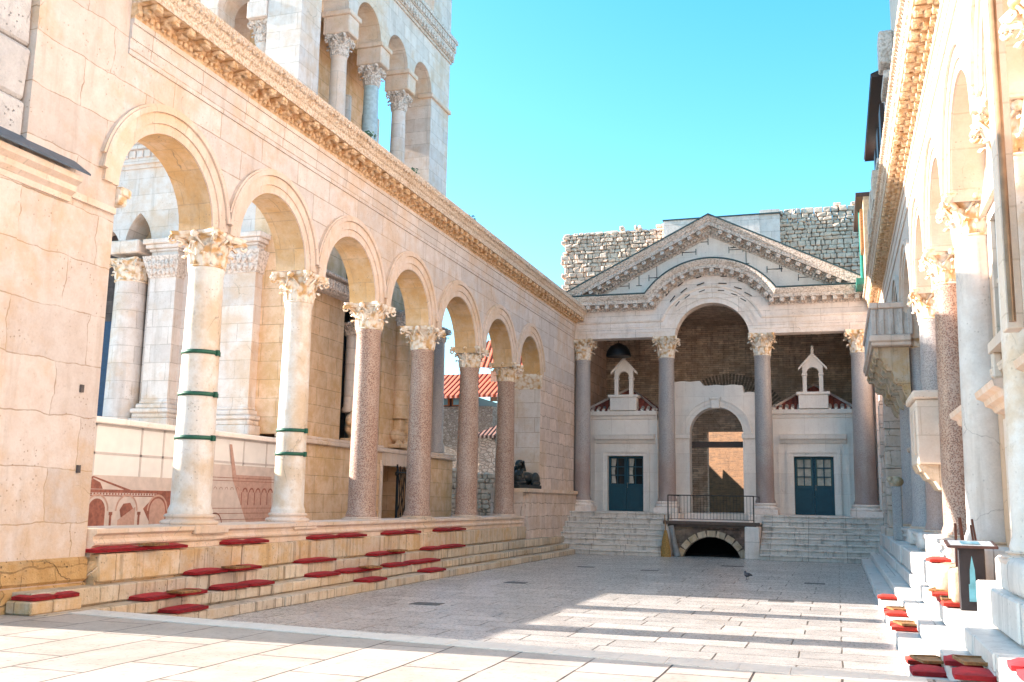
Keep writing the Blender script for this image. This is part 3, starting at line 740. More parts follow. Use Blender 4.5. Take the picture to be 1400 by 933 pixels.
# corbelled balcony
root = empty('stone_balcony', (1.4, 29, 6.2), 'projecting stone balcony with carved parapet on heavy scrolled corbels, right wall', 'balcony')
bx0, by0, by1 = .97, 26.3, 32.6
m = M(); m.cbox(bx0-.06,1.9,by0-.06,by1+.06,6.05,6.22,.03); m.cbox(bx0-.02,1.9,by0-.02,by1+.02,5.95,6.05,.02); part('floor_slab', m, mMould, root)
m = M(); n_p = 14
for k in range(n_p+1):
    y = by0+.06+(by1-by0-.12)*k/n_p; m.cbox(bx0,bx0+.13,y-.06,y+.06,6.22,6.90,.02)
for k in range(4):
    x = bx0+.2+k*.22; 
    for yy in (by0, by1-.13): m.cbox(x,x+.12,yy,yy+.13,6.22,6.90,.02)
m.box(bx0+.04,bx0+.08,by0+.06,by1-.06,6.24,6.9); m.box(bx0+.1,1.85,by0+.04,by0+.08,6.24,6.9); m.box(bx0+.1,1.85,by1-.08,by1-.04,6.24,6.9)
part('parapet', m, stone('weathered_parapet', (.62,.57,.53), (.5,.44,.4), 1, 1, blocks=False, dark=(.14,.11,.09), dark_amt=.5, pit=.6, streak=.6), root)
m = M(); m.cbox(bx0-.04,bx0+.17,by0-.04,by1+.04,6.903,7.05,.02); m.cbox(bx0+.175,1.85,by0-.04,by0+.17,6.903,7.05,.02); m.cbox(bx0+.175,1.85,by1-.17,by1+.04,6.903,7.05,.02); part('handrail', m, mMould, root)
for k in range(5):
    y = by0+.25+k*(by1-by0-.85)/4; m = M()
    pr = [(1.85,5.94),(1.02,5.94),(1.0,5.80),(1.06,5.68),(1.18,5.66),(1.24,5.56),(1.22,5.44),(1.30,5.34),(1.42,5.34),(1.47,5.22),(1.46,5.08),(1.56,4.98),(1.66,4.96),(1.70,4.80),(1.76,4.66),(1.85,4.6)]
    m.sweep(pr, [(lambda a, z, y=q: (a, y, z)) for q in (y, y+.38)], closed=True)
    for (xx, zz) in ((1.09,5.79),(1.31,5.46),(1.55,5.10)): m.tube([(xx,y-.02,zz),(xx,y+.40,zz)],.05,10)
    part('corbel', m, mSeat, root)

# upper storeys above right arcade
root = empty('palace_upper_storey', (2.6, 20, 10), 'tall pale upper storey rising above the right hand cornice', 'building')
m = M(); m.wall(3.5, 29.3, 10.06, 17.2, [(c, .5, 11.6, 13.4, 'flat') for c in (9,13,17,21,25)], 1.95, 2.6, 'x'); m.box(2.6,8,3.5,29.3,10.06,17.2); part('wall', m, mRight, root)
m = M()
for y in (28.4,): m.cbox(1.55,1.95,y,y+.9,14.4,15.4,.05)
m.cbox(1.6,1.95,27.6,29.35,13.6,13.85,.03); part('carved_console', m, mCornG, root)
for c in (9,13,17,21,25):
    m = M(); m.box(2.2,2.24,c-.5,c+.5,11.6,13.4); part('window_pane', m, mGlass, root)
root = empty('shuttered_house', (2.6, 33.5, 10), 'tall narrow house with dark projecting eave beyond the right cornice', 'house')
m = M(); m.box(1.72,6,29.32,36.4,10.07,14.4); part('wall', m, stone('grey_plaster', (.56,.52,.50),(.46,.42,.40),1,.5,joint=.4,var=.15), root)
m = M(); m.box(1.36,6,29.32,36.9,14.4,14.5); part('eave', m, mWoodD, root)
m = M(); m.add([(1.34,29.3,14.5),(6,29.3,16.4),(6,37,16.4),(1.34,37,14.5)],[(0,1,2,3)]); part('roof', m, mTileD, root)
for c in (30.6,32.6,34.6):
    m = M(); m.box(1.60,1.718,c-.45,c+.45,12.2,13.9); w = part('window', m, mWoodD, root)
    m = M(); m.box(1.45,1.60,c-.5,c+.5,12.05,12.18); part('window_sill', m, mFac, root)
    m = M(); m.box(1.3,1.717,c-.55,c+.55,10.9,11.8); part('wall_block', m, mRubStone, root)
root = empty('yellow_house', (2.6, 38.5, 10), 'ochre plastered house end between the right wall and the ruined wall', 'house')
m = M(); m.box(1.25,6,36.95,41.5,10.07,13.1); part('wall', m, plain('ochre_plaster', (.70,.52,.34), .8), root)
m = M(); m.box(1.0,6,36.92,41.9,13.1,13.25); part('eave', m, mWoodD, root)
for z in (11.9,):
    m = M(); m.box(1.15,1.248,37.5,38.6,11.3,12.8); part('window', m, mWood, root)
m = M(); m.tube([(1.2,38.9,10.2),(1.2,38.9,13.1)],.08,8); part('drainpipe', m, plain('green_pipe', (.02,.20,.16), .5), root)
m = M(); m.box(.95,1.5,38.2,40.4,10.1,10.35); part('gutter_box', m, plain('green_gutter', (.02,.20,.16), .5), root)

# ------------------------------------------------------------------ temple front (prothyron)
YF = 40.3
root = empty('temple_front', (-4.63, YF, 1.5), 'temple front with arched entablature and triangular pediment closing the court', 'building')
CX, CZ, RR, ZE = -4.62, 8.52, 1.50, 8.68
xl, xr = -10.45, 1.42
def path_pts(dd, n=30):
    h = ZE+dd-CZ; R = RR+dd; xi = sqrt(max(R*R-h*h, 0)); a = math.asin(min(1,h/R)); P = [(xl, ZE+dd)]
    for k in range(n+1):
        t = pi-a-(pi-2*a)*k/n; P.append((CX+R*cos(t), CZ+R*sin(t)))
    P.append((xr, ZE+dd)); return P
prof = [(0,-.3),(0,.30),(.20,.30),(.20,.33),(.42,.33),(.42,.36),(.60,.36),(.64,.41),(.70,.43),(.70,.31),(1.16,.30),(1.20,.36),(1.26,.38),(1.30,.44),(1.36,.44),(1.36,.74),(1.50,.76),(1.52,.80),(1.66,.90),(1.70,.90),(1.72,.0),(1.72,-.3)]
PT = [path_pts(p[0]) for p in prof]; NP = len(PT[0])
m = M(); vs = []; fs = []
for k in range(NP):
    for i, p in enumerate(prof): x, z = PT[i][k]; vs.append((x, YF-p[1], z))
n = len(prof)
split = 9
def seg(i0, i1, close=False):
    mm = M(); vv = []; ff = []; q = i1-i0+1
    for k in range(NP):
        for i in range(i0, i1+1): x, z = PT[i][k]; vv.append((x, YF-prof[i][1], z))
    for k in range(NP-1):
        for i in range(q-1): ff.append((k*q+i,k*q+i+1,(k+1)*q+i+1,(k+1)*q+i))
    mm.add(vv, ff); return mm
part('entablature', seg(0, 10), mFac, root)
part('cornice', seg(10, n-1), mCornG, root)
# back faces
m = M(); vv = []; ff = []
for k in range(NP):
    vv += [(PT[0][k][0], YF+.3, PT[0][k][1]), (PT[-1][k][0], YF+.3, PT[-1][k][1])]
for k in range(NP-1): ff.append((2*k,2*k+1,2*k+3,2*k+2))
m.add(vv, ff); part('entablature_back', m, mFac, root)
def along(P, step):
    out = []; acc = 0; 
    for (x0,z0),(x1,z1) in zip(P, P[1:]):
        L = math.hypot(x1-x0, z1-z0); t = (step-acc) if acc else 0
        while t <= L:
            out.append((x0+(x1-x0)*t/L, z0+(z1-z0)*t/L, math.atan2(z1-z0, x1-x0))); t += step
        acc = (L-(t-step)) % step if L else 0
    return out
def obox(m, x, z, a, w, h, y0, y1):
    c, s_ = cos(a), sin(a); vs = []
    for y in (y0, y1):
        for (u, v) in ((-w/2,0),(w/2,0),(w/2,h),(-w/2,h)): vs.append((x+u*c-v*s_, y, z+u*s_+v*c))
    m.add(vs, [(0,1,2,3),(4,5,6,7),(0,1,5,4),(1,2,6,5),(2,3,7,6),(3,0,4,7)])
m = M()
for (x,z,a) in along(path_pts(1.20), .40): obox(m, x, z, a, .16, .15, YF-.72, YF-.36)
for (x,z,a) in along(path_pts(1.12), .13): obox(m, x, z, a, .08, .08, YF-.42, YF-.36)
part('modillions', m, mCornG, root)
m = M(); vv=[]; ff=[]
P = path_pts(1.725)
for x, z in P: vv += [(x,YF-.93,z),(x,YF-.12,z),(x,YF-.93,z+.035),(x,YF-.12,z+.035)]
for k in range(len(P)-1): ff += [(4*k,4*k+4,4*k+6,4*k+2),(4*k+2,4*k+6,4*k+7,4*k+3),(4*k,4*k+1,4*k+5,4*k+4)]
m.add(vv, ff); part('lead_flashing', m, mLead, root)
# pediment
AX, AZ, BZ = -4.62, 13.55, 10.38
xpl, xpr = -10.95, 1.75
slope = math.atan2(AZ-BZ, AX-xpl)
m = M(); m.add([(-10.4,YF-.15,10.38),(1.35,YF-.15,10.38),(AX,YF-.15,13.2),(-10.4,YF+.3,10.38),(1.35,YF+.3,10.38),(AX,YF+.3,13.2)], [(0,1,2),(3,4,5),(0,2,5,3),(1,2,5,4)]); part('tympanum', m, mChap, root)
for sg, xe in ((-1,xpl),(1,xpr)):
    m = M(); L = math.hypot(AX-xe, AZ-BZ); ux, uz = (AX-xe)/L, (AZ-BZ)/L; nx, nz = (-uz*sg*-1 if False else (-uz if sg == -1 else uz)), abs(ux)
    # profile: (n below top edge, protrusion)
    prf = [(0,-.3),(0,.90),(-.04,.90),(-.18,.80),(-.20,.76),(-.34,.74),(-.34,.46),(-.40,.46),(-.44,.38),(-.50,.36),(-.54,.20),(-.66,.19),(-.66,-.3)]
    vv = []; ff = []
    for t in (0, 1):
        for (dn, pr_) in prf:
            # mitre at the apex: vertical cut ; foot: vertical cut
            x = xe if t == 0 else AX; z = (BZ if t == 0 else AZ)+dn/abs(ux)
            vv.append((x, YF-pr_, z))
    q = len(prf); ff = [(i,i+1,q+i+1,q+i) for i in range(q-1)]+[tuple(range(q))]
    m.add(vv, ff); part('raking_cornice', m, mCornG, root)
    m = M(); k = .35
    a = math.atan2(AZ-BZ, AX-xe)
    while k < L-.2:
        x = xe+ux*k; z = BZ+uz*k-.50/abs(ux)
        obox(m, x, z, a if sg == -1 else a-pi, .17, .14, YF-.72, YF-.40) if sg == -1 else obox(m, x, z, math.atan2(BZ-AZ, xe-AX), .17, .14, YF-.72, YF-.40)
        k += .42
    k = .2
    while k < L-.1:
        x = xe+ux*k; z = BZ+uz*k-.585/abs(ux); obox(m, x, z, a if sg == -1 else math.atan2(BZ-AZ, xe-AX), .08, .075, YF-.42, YF-.34); k += .135
    part('raking_modillions', m, mCornG, root)
    m = M(); m.add([(xe,YF-.95,BZ+.005),(AX,YF-.95,AZ+.005),(AX,YF-.95,AZ+.055),(xe,YF-.95,BZ+.055),(xe,YF+3,BZ+.005),(AX,YF+3,AZ+.005),(AX,YF+3,AZ+.055),(xe,YF+3,BZ+.055)], [(0,1,2,3),(3,2,6,7),(4,5,6,7),(0,1,5,4)])
    part('roof_edge', m, mLead, root)
# iron cramps
rnd = random.Random(4)
cr = [(-6.85,11.5,0),(-6.9,11.2,1),(-5.5,12.9,0),(-5.5,12.2,1),(-5.0,12.6,1),(-3.7,12.6,0),(-3.6,12.2,1),(-3.2,11.9,0),(-2.1,11.3,1),(-1.9,11.6,0),(-.9,10.9,1),(-8.3,10.9,1),(-7.6,11.2,0)]
for (x, z, v) in cr:
    m = M()
    if v: m.box(x-.28,x+.28,YF-.18,YF-.16,z,z+.02); m.box(x-.29,x-.27,YF-.185,YF-.155,z-.12,z+.14); m.box(x+.27,x+.29,YF-.185,YF-.155,z-.12,z+.14)
    else: m.box(x-.01,x+.01,YF-.18,YF-.16,z-.3,z+.3); m.box(x-.12,x+.12,YF-.185,YF-.155,z-.31,z-.29); m.box(x-.12,x+.12,YF-.185,YF-.155,z+.29,z+.31)
    part('iron_cramp', m, mIron, root)
for ang in (50, 62, 100, 118, 78, 132):
    t = radians(ang)
    for rr, ln in ((2.0,.16),(2.3,.2),(2.6,.16)):
        m = M(); obox(m, CX+rr*cos(t), CZ+rr*sin(t), t-pi/2+.15, ln*1.6, .03, YF-.385, YF-.34)
        part('iron_cramp', m, mIron, root)
# portico ceiling and side walls
m = M(); m.box(-10.9,1.9,40.65,47.5,10.3,10.5); part('ceiling', m, mBrickW, root)
m = M(); m.box(-11.2,-10.52,40.0,47.5,1.2,10.3); part('side_wall', m, mWallX, root)
m = M(); m.box(1.52,2.2,40.0,47.5,1.2,10.3); part('side_wall', m, mFac, root)
XFc = [-10.03, -6.50, -2.66, 1.07]
fl = ['grey and red granite column at the left corner of the temple front', 'granite column left of the central arch of the temple front',
      'granite column right of the central arch of the temple front', 'thick dark mauve granite column at the right corner of the temple front']
for i, x in enumerate(XFc):
    column(x, YF, 2.0, 7.84, 8.68, .35 if i < 3 else .42, [mPurp,mPurp,mPurp,mPurp][i], fl[i], 'columns of the temple front', capmat=mCapF if False else mCornG if False else mCap, base=(.45, mFac))
m = M()
for x in XFc: m.cbox(x-.62,x+.62,YF-.75,YF+.6,.9,1.56,.03,.01)
m.build('column_plinths', mFac, kind='structure') if False else None
for i, x in enumerate(XFc):
    m = M(); m.cbox(x-.58,x+.58,YF-.95,YF+.6,.6,1.555,.03,.01); shift(m, (x,YF,.6)); o = m.build('column_pedestal', mFac, None, (x,YF,.6))
    tag(o, 'low stone pedestal block under the %s column of the temple front' % ['far left','inner left','inner right','far right'][i], 'pedestal', 'pedestals of the temple front')

# brick vestibule wall behind
root = empty('vestibule_wall', (-4.63, 47, 1.5), 'tall brown brick wall behind the portico with a relieving arch', 'wall')
m = M(); m.wall(-10.9,1.9,1.5,10.3,[(-4.7,1.0,1.55,5.3,'flat')],47.0,47.6,'y'); part('brickwork', m, mBrickW, root)
m = M()
for k in range(34):
    a = radians(38+104*k/33); obox(m, -4.66+2.35*cos(a), 5.0+2.35*sin(a), a-pi/2, .09, .62, 46.95, 46.999)
part('relieving_arch', m, plain('arch_brick', (.36,.28,.22), .9, 0, .3), root)
m = M(); m.add([(-6.1,51.0,1.5),(-4.2,49.0,1.5),(-3.9,49.3,1.5),(-5.8,51.3,1.5),(-6.1,51.0,6.5),(-4.2,49.0,6.5),(-3.9,49.3,6.5),(-5.8,51.3,6.5)],[(0,3,2,1),(4,5,6,7),(0,1,5,4),(1,2,6,5),(2,3,7,6),(3,0,4,7)]); m.box(-8.5,-2,52.5,53,1.5,6.5); part('passage_wall', m, mBrickO, root)
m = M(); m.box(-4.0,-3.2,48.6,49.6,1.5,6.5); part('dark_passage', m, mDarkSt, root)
# central gate wall
root = empty('gate_wall', (-4.7, 42.2, 1.5), 'white stone gate wall with round arch under the temple front, ragged top', 'gate')
def tp(x): return 6.55+ (.5 if x < -5.3 else (.32 if x < -3.6 else 0.0)) + .02*sin(x*9)
m = M(); m.wall(-6.45,-2.72,1.5,tp,[(-4.72,1.10,1.55,4.85,'round')],42.0,42.7,'y'); part('wall', m, mChap, root)
m = M(); m.ring(-4.72,4.85,1.10,1.24,41.97,41.999,'y'); m.ring(-4.72,4.85,1.24,1.38,41.93,41.999,'y'); m.ring(-4.72,4.85,1.38,1.46,41.88,41.999,'y'); part('archivolt', m, mChap, root)
m = M(); m.cbox(-4.90,-4.54,41.80,41.999,5.88,6.34,.02); m.cbox(-4.96,-4.48,41.76,41.999,6.26,6.36,.01); part('keystone', m, mChap, root)
for s_ in (-1,1):
    m = M(); x = -4.72+s_*1.42; m.cbox(x-.36,x+.36,41.86,41.999,4.62,4.84,.02); m.box(x-.32,x+.32,41.95,41.999,1.56,4.62); part('impost', m, mChap, root)
m = M(); m.box(-5.85,-3.55,42.75,42.95,4.3,4.55); part('door_lintel', m, mWoodD, root)

# side chapels
def chapel(x0, x1, dx0, dx1, bc, lab, side):
    root = empty('chapel', ((x0+x1)/2, 42, 1.5), lab, 'chapel')
    dc, dh = (dx0+dx1)/2, (dx1-dx0)/2
    m = M(); m.wall(x0,x1,1.5,5.7,[(dc,dh,1.56,3.9,'flat')],42.0,42.5,'y'); m.box(x0,x0+.3,42.5,46.5,1.5,5.7); m.box(x1-.3,x1,42.5,46.5,1.5,5.7); part('wall', m, mChap, root)
    m = M()
    for (ins, pr_, w) in ((0,.06,.15),(.15,.13,.12),(.55,.05,.07)):
        a, b = dx0-ins-w, dx1+ins+w
        m.box(a,a+w,42-pr_,41.999,1.56,3.9+ins+w); m.box(b-w,b,42-pr_,41.999,1.56,3.9+ins+w); m.box(a+w,b-w,42-pr_,41.999,3.9+ins,3.9+ins+w)
    part('door_surround', m, mChap, root)
    m = M(); m.sweep([(0,4.42),(.10,4.45),(.14,4.54),(.30,4.60),(.34,4.74),(.36,4.78),(0,4.80)], [(lambda a, z, x=x: (x, 41.999-a, z)) for x in (dc-1.28, dc+1.28)], closed=True); part('hood_moulding', m, mChap, root)
    m = M(); m.sweep([(0,5.45),(.05,5.47),(.08,5.58),(.20,5.64),(.22,5.80),(-.3,5.82),(-.3,5.45)], [(lambda a, z, x=x: (x, 41.999-a, z)) for x in (x0, x1)], closed=True); part('cornice', m, mChap, root)
    cx = bc; m = M()
    ya = 41.85
    m.add([(x0,ya,5.83),(x1,ya,5.83),(cx,43.4,6.95),(cx,46.5,6.95),(x0,46.5,5.83),(x1,46.5,5.83)], [(0,1,2),(0,2,3,4),(1,5,3,2),(0,4,5,1)]); part('roof', m, mTileC, root)
    m = M()
    for (a, b) in ((x0, cx), (x1, cx)):
        m.tube([(a,ya,5.86),(b,43.4,6.99)],.05,6)
    k = x0+.1
    while k < x1: m.tube([(k,ya-.04,5.85),(k,ya+.2,5.98)],.075,6); k += .24
    part('roof_ridge', m, mChap, root)
    # bell gable
    g = M(); g.cbox(cx-.58,cx+.58,41.7,42.15,5.822,6.38,.02); g.cbox(cx-.66,cx+.66,41.64,42.2,6.38,6.50,.02)
    def gt(x): return 8.0-abs(x-cx)*1.05
    g.wall(cx-.40,cx+.40,6.50,gt,[(cx,.24,6.50,7.28,'round')],41.82,42.05,'y')
    for s_ in (-1,1):
        vs = []
        for y in (41.76,42.11):
            for (u, v) in ((0,8.13),(s_*.56,7.50),(s_*.56,7.40),(0,8.0)): vs.append((cx+u, y, v))
        g.add(vs, [(0,1,2,3),(4,5,6,7),(0,1,5,4),(1,2,6,5),(2,3,7,6)])
        g.cbox(cx+s_*.32-.11,cx+s_*.32+.11,41.78,42.09,7.18,7.27,.01)
    g.cbox(cx-.06,cx+.06,41.9,42.0,8.1,8.3,.01); g.ell((cx,41.95,8.36),(.06,.06,.08),8,6)
    bg = part('bell_gable', g, mChap, root)
    # door leaves
    for s_ in (-1,1):
        a = dc if s_ > 0 else dx0; b = dx1 if s_ > 0 else dc
        a += .006; b -= .006
        m = M(); m.box(a,b,42.22,42.27,1.57,2.72); m.box(a,a+.09,42.22,42.27,2.72,3.88); m.box(b-.09,b,42.22,42.27,2.72,3.88); m.box(a+.09,b-.09,42.22,42.27,3.80,3.88)
        for z in (3.06,3.42): m.box(a+.09,b-.09,42.225,42.265,z,z+.045)
        mx = (a+b)/2; m.box(mx-.02,mx+.02,42.23,42.262,2.72,3.8)
        m.cbox(a+.1,b-.1,42.20,42.219,1.7,2.6,.01)
        leaf = part('door_leaf', m, mDoor, root)
        m = M(); m.box(a+.09,b-.09,42.33,42.335,2.72,3.8); shift(m, root.location).build('pane', mGlass, leaf)
        m = M()
        if side == 'L':
            vs = []; ff = []
            w0 = .22
            for i in range(9):
                t = i/8; z = 2.74+1.05*t; w = .13+.07*abs(t-.45)*2; vs += [(a+.11,42.29,z),(a+.11+w,42.29+.015*(i%2),z)]
            for i in range(8): ff.append((2*i,2*i+1,2*i+3,2*i+2))
            m.add(vs, ff)
        else: m.box(a+.12,b-.12,42.30,42.305,2.74,3.78)
        if side != 'L' or s_ > 0 or True: shift(m, root.location).build('curtain', mCurtain, leaf)
        if s_ > 0:
            m = M(); m.tube([(a+.05,42.19,2.55),(a+.05,42.15,2.6),(a+.05,42.15,2.72),(a+.05,42.19,2.76)],.014,6); shift(m, root.location).build('handle', mPipe, leaf)
    return root
chapel(-10.3,-7.18,-9.33,-7.78,-8.60,'white left chapel front with blue double door showing pale curtains','L')
chapel(-2.42,.8,-1.62,-.08,-.78,'white right chapel front with blue double door and six square panes a side','R')
# hanging black lamp
root = empty('hanging_lamp', (-8.65,41.0,8.05), 'black dome shaped lamp hanging in the left bay of the temple front', 'lamp')
m = M(); m.lathe([(.52,0),(.53,.05),(.48,.25),(.34,.45),(.12,.56),(.03,.6)], n=20); m.build('shade', mIron, root)
m = M(); m.tube([(0,0,.6),(0,0,2.2)],.015,6); m.build('chain', mIron, root)

# balcony bridge with railing over cellar arch
root = empty('porch_balcony', (-4.4, 38.5, 0), 'stone bridge with thin iron railing above the dark cellar arch', 'balcony')
m = M(); m.cbox(-6.14,-2.70,37.25,40.9,1.20,1.288,.02); part('slab', m, mFac, root)
m = M(); m.cbox(-6.16,-2.66,37.14,37.245,1.17,1.292,.01); m.box(-6.0,-2.8,37.26,37.34,1.08,1.198); part('slab_edge', m, plain('rusted_edge', (.13,.08,.06), .6), root)
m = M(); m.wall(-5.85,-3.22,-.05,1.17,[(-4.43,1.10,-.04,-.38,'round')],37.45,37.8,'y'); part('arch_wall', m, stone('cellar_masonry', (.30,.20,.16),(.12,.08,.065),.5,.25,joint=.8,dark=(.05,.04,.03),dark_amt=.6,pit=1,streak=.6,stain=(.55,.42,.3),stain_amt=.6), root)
m = M(); 
for k in range(9):
    a = radians(25+130*k/8); obox(m, -4.43+1.12*cos(a), -.38+1.12*sin(a), a-pi/2, .30, .22, 37.40, 37.449)
part('arch_stones', m, mSeat, root)
m = M(); m.cbox(-3.21,-2.69,37.1,38.2,-.05,1.14,.03,.01); part('end_pier', m, mFac, root)
m = M(); m.cbox(-6.14,-5.86,37.3,38.6,-.05,1.14,.03,.01); part('end_pier', m, mFac, root)
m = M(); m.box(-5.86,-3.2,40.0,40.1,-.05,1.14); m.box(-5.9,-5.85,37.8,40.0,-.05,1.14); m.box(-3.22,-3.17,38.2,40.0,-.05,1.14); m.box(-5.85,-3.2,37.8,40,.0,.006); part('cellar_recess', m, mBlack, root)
m = M()
for x in (-5.98,-2.88): m.box(x-.02,x+.02,37.2,37.24,1.29,2.24)
m.box(-5.98,-2.88,37.205,37.235,2.21,2.25); m.box(-5.98,-2.88,37.21,37.23,1.36,1.38)
for k in range(1,26):
    x = -5.98+3.1*k/26; m.box(x-.006,x+.006,37.214,37.226,1.37,2.22)
for x in (-5.98,-2.88):
    m.box(x-.015,x+.015,37.22,40.0,2.21,2.24); m.box(x-.012,x+.012,39.96,40.0,1.29,2.24)
part('railing', m, plain('brown_iron', (.05,.035,.03), .6, .3), root)
root = empty('straw_broom', (-6.0,36.75,0), 'yellow straw broom standing upright left of the cellar arch', 'broom')
m = M(); m.lathe([(.20,.0),(.19,.2),(.13,.6),(.05,.95)], n=14); m.build('bristles', mBroom, root)
m = M(); m.tube([(0,0,.9),(-.05,.12,1.5)],.02,6); m.build('handle', mWood, root)
m = M(); m.tube([(-5.62,37.05,.0),(-5.75,37.1,.5),(-5.86,37.1,1.12)],[.13,.11,.10],10); tag(m.build('stone_pipe', mPipe, kind=None) if False else shift(m,(-5.7,37.05,0)).build('stone_pipe', mPipe, None, (-5.7,37.05,0)), 'leaning grey stone pipe beside the straw broom', 'pipe')

# ruined rubble wall behind the pediment
root = empty('ruined_wall', (-4.7, 47, 10), 'ruined rubble stone wall rising behind the pediment with broken top edge', 'wall')
YR = 46.0; m = M(); rnd = random.Random(9)
z = 10.4; K = YR/40.3
def topz(x): return 15.0+(x+12.3)*.035 if x < -7.3 else (14.9 if x < -3.0 else 15.45+(x+3)*.035)
while z < 15.8:
    h = rnd.uniform(.15,.27); x = -12.35-rnd.uniform(0,.3)
    while x < 3.2:
        w = rnd.uniform(.15,.42)
        if z+h*.6 < topz(x)+rnd.uniform(-.04,.05):
            m.cbox(x+.012,x+w-.012,YR-rnd.uniform(.0,.09),YR+.6,z+.008,z+h-rnd.uniform(.004,.02),.03,.022)
        x += w
    z += h
part('stones', m, mRubStone, root)
m = M(); m.box(-12.25,3.2,YR+.06,YR+.55,10.4,14.7); part('mortar_core', m, plain('lime_mortar', (.30,.24,.19), .9, 0, .2, 10, .5), root)
m = M(); m.box(-7.45,-3.0,YR-.35,YR+.3,10.5,15.22); m.box(-3.0,-2.1,YR-.30,YR+.3,10.5,15.45); part('smooth_panel', m, mFac, root)
m = M(); m.box(-7.5,-2.05,YR-.4,YR+.35,15.23,15.28); part('coping', m, mLead, root)

# ------------------------------------------------------------------ cathedral podium, banner, tower
root = empty('podium', (-13.6, 17.5, 1.2), 'long low podium with white boards behind the first two left arches', 'podium')
m = M(); m.box(-26,-13.5,12.1,22.95,1.2,3.25); part('podium_body', m, mTower, root)
m = M(); m.cbox(-13.75,-13.36,12.1,22.9,3.25,3.37,.02); part('coping', m, mChap, root)
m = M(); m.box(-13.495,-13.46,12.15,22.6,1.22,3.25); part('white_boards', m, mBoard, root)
m = M()
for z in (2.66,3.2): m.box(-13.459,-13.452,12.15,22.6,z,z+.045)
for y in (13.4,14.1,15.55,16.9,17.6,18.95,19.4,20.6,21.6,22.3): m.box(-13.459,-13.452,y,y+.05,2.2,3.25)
part('reflection_lines', m, mReflLine, root)  # grey strips paint the outlines of window reflections onto the boards
# printed sheets (generic arcade drawings)
bn = empty('printed_banner', (-13.44, 16.6, 2.2), 'sepia printed drawing of an arcaded temple front behind the first arch', 'banner')
m = M(); m.box(-13.449,-13.444,14.6,18.05,1.24,2.26); part('sheet', m, mPrint, bn)
X0 = -13.443; m = M()
m.box(X0,X0+.002,14.6,18.05,1.93,1.99); m.box(X0,X0+.002,14.6,18.05,1.86,1.88)
for k in range(40): m.box(X0,X0+.003,14.62+k*.085,14.66+k*.085,1.89,1.925)
def poly(m, pts, x): m.add([(x,y,z) for y,z in pts], [tuple(range(len(pts)))])
def arcpts(yc, r, z0, zs, n=12): return [(yc-r,z0)]+[(yc-r*cos(pi*k/n), zs+r*sin(pi*k/n)) for k in range(n+1)]+[(yc+r,z0)]
for k, yc in enumerate((14.95,15.75,16.6)): poly(m, arcpts(yc,.24,1.25,1.58) if k == 1 else [(yc-.2+(.1 if k==2 else 0),1.3),(yc-.2,1.6),(yc-.1,1.72),(yc+.1,1.74),(yc+.22,1.6)], X0+.001)
poly(m, [(17.4,1.25),(18.05,1.25),(18.05,1.93),(17.5,1.93),(17.1,1.62)], X0+.001)
for a, b in (((14.6,1.99),(15.6,2.24)),((15.6,2.24),(16.7,1.99))):
    poly(m, [a,(b[0],b[1]),(b[0],b[1]-.05),(a[0],a[1]-.05+.02)], X0+.001)
poly(m, [(15.35,2.0),(15.42,2.12),(15.6,2.19),(15.8,2.12),(15.88,2.0)], X0+.0015)
for yc in (15.35,16.15,16.98): m.box(X0+.002,X0+.004,yc-.05,yc+.05,1.5,1.56); m.box(X0+.002,X0+.004,yc-.03,yc+.03,1.25,1.5)
part('dark_ink', m, mSepia, bn)
m = M()
for yc in (14.95,15.75,16.6,17.55):
    m.ring(yc,1.58,.29,.33,X0+.0045,X0+.005,'x')
poly(m, arcpts(17.55,.25,1.25,1.58), X0+.004); poly(m, [(16.36,1.25),(16.86,1.25),(16.86,1.66),(16.36,1.4)], X0+.003)
part('pale_ink', m, mSepia2, bn)
bn = empty('printed_banner', (-13.44, 20.5, 2.2), 'pale sepia printed drawing of a palace elevation behind the second arch', 'banner')
m = M(); m.box(-13.449,-13.444,18.9,22.5,1.24,2.62); part('sheet', m, mPrint, bn)
m = M()
poly(m, [(20.0,3.1),(20.1,3.1),(20.35,2.4),(21.9,2.4),(22.0,1.25),(20.9,1.25),(20.2,2.3)], X0+.001)
part('pale_ink', m, mSepia2, bn)
m = M()
for k in range(5): m.ring(20.75+k*.28,2.0,.07,.11,X0+.003,X0+.004,'x'); m.box(X0+.002,X0+.004,20.60+k*.28,20.63+k*.28,1.7,2.0)
for k in range(7): m.ring(19.1+k*.22,2.05,.05,.06,X0+.003,X0+.004,'x')
for z in (1.36,1.5,1.62,2.25,2.32): m.box(X0+.002,X0+.004,18.95,22.4,z,z+.012)
m.ring(19.6,1.25,.25,.28,X0+.003,X0+.004,'x')
part('dark_ink', m, mSepia, bn)

# tower
TX, TY0, TY1, TXW = -14.0, 23.0, 34.2, -25.2
tw = empty('bell_tower', (-19.6, 28.6, 1.2), 'tall Romanesque bell tower with stacked columned arches behind the left arcade', 'tower')
m = M(); m.box(TXW-.4,TX+.38,TY0+.02,28.6,1.2,3.35); m.box(TXW-.4,TX+.38,31.3,TY1+.5,1.2,3.35); m.box(TXW-.4,TX-1.2,28.6,31.3,1.2,3.35); part('base', m, mTan, tw)
m = M()
for (a, b) in ((TY0-.02,28.62),(31.28,TY1+.55)):
    m.cbox(TX-.1,TX+.5,a,b,3.352,3.47,.02); m.cbox(TX-.1,TX+.44,a,b,3.47,3.56,.02)
m.cbox(TX-.1,TX+.42,28.63,31.27,3.352,3.5,.02); m.box(TX+.05,TX+.379,28.6,31.3,2.95,3.35)
m.cbox(TX+.38,TX+.44,28.45,28.6,1.2,3.1,.01); m.cbox(TX+.38,TX+.44,31.3,31.45,1.2,3.1,.01)
part('base_moulding', m, mMould, tw)
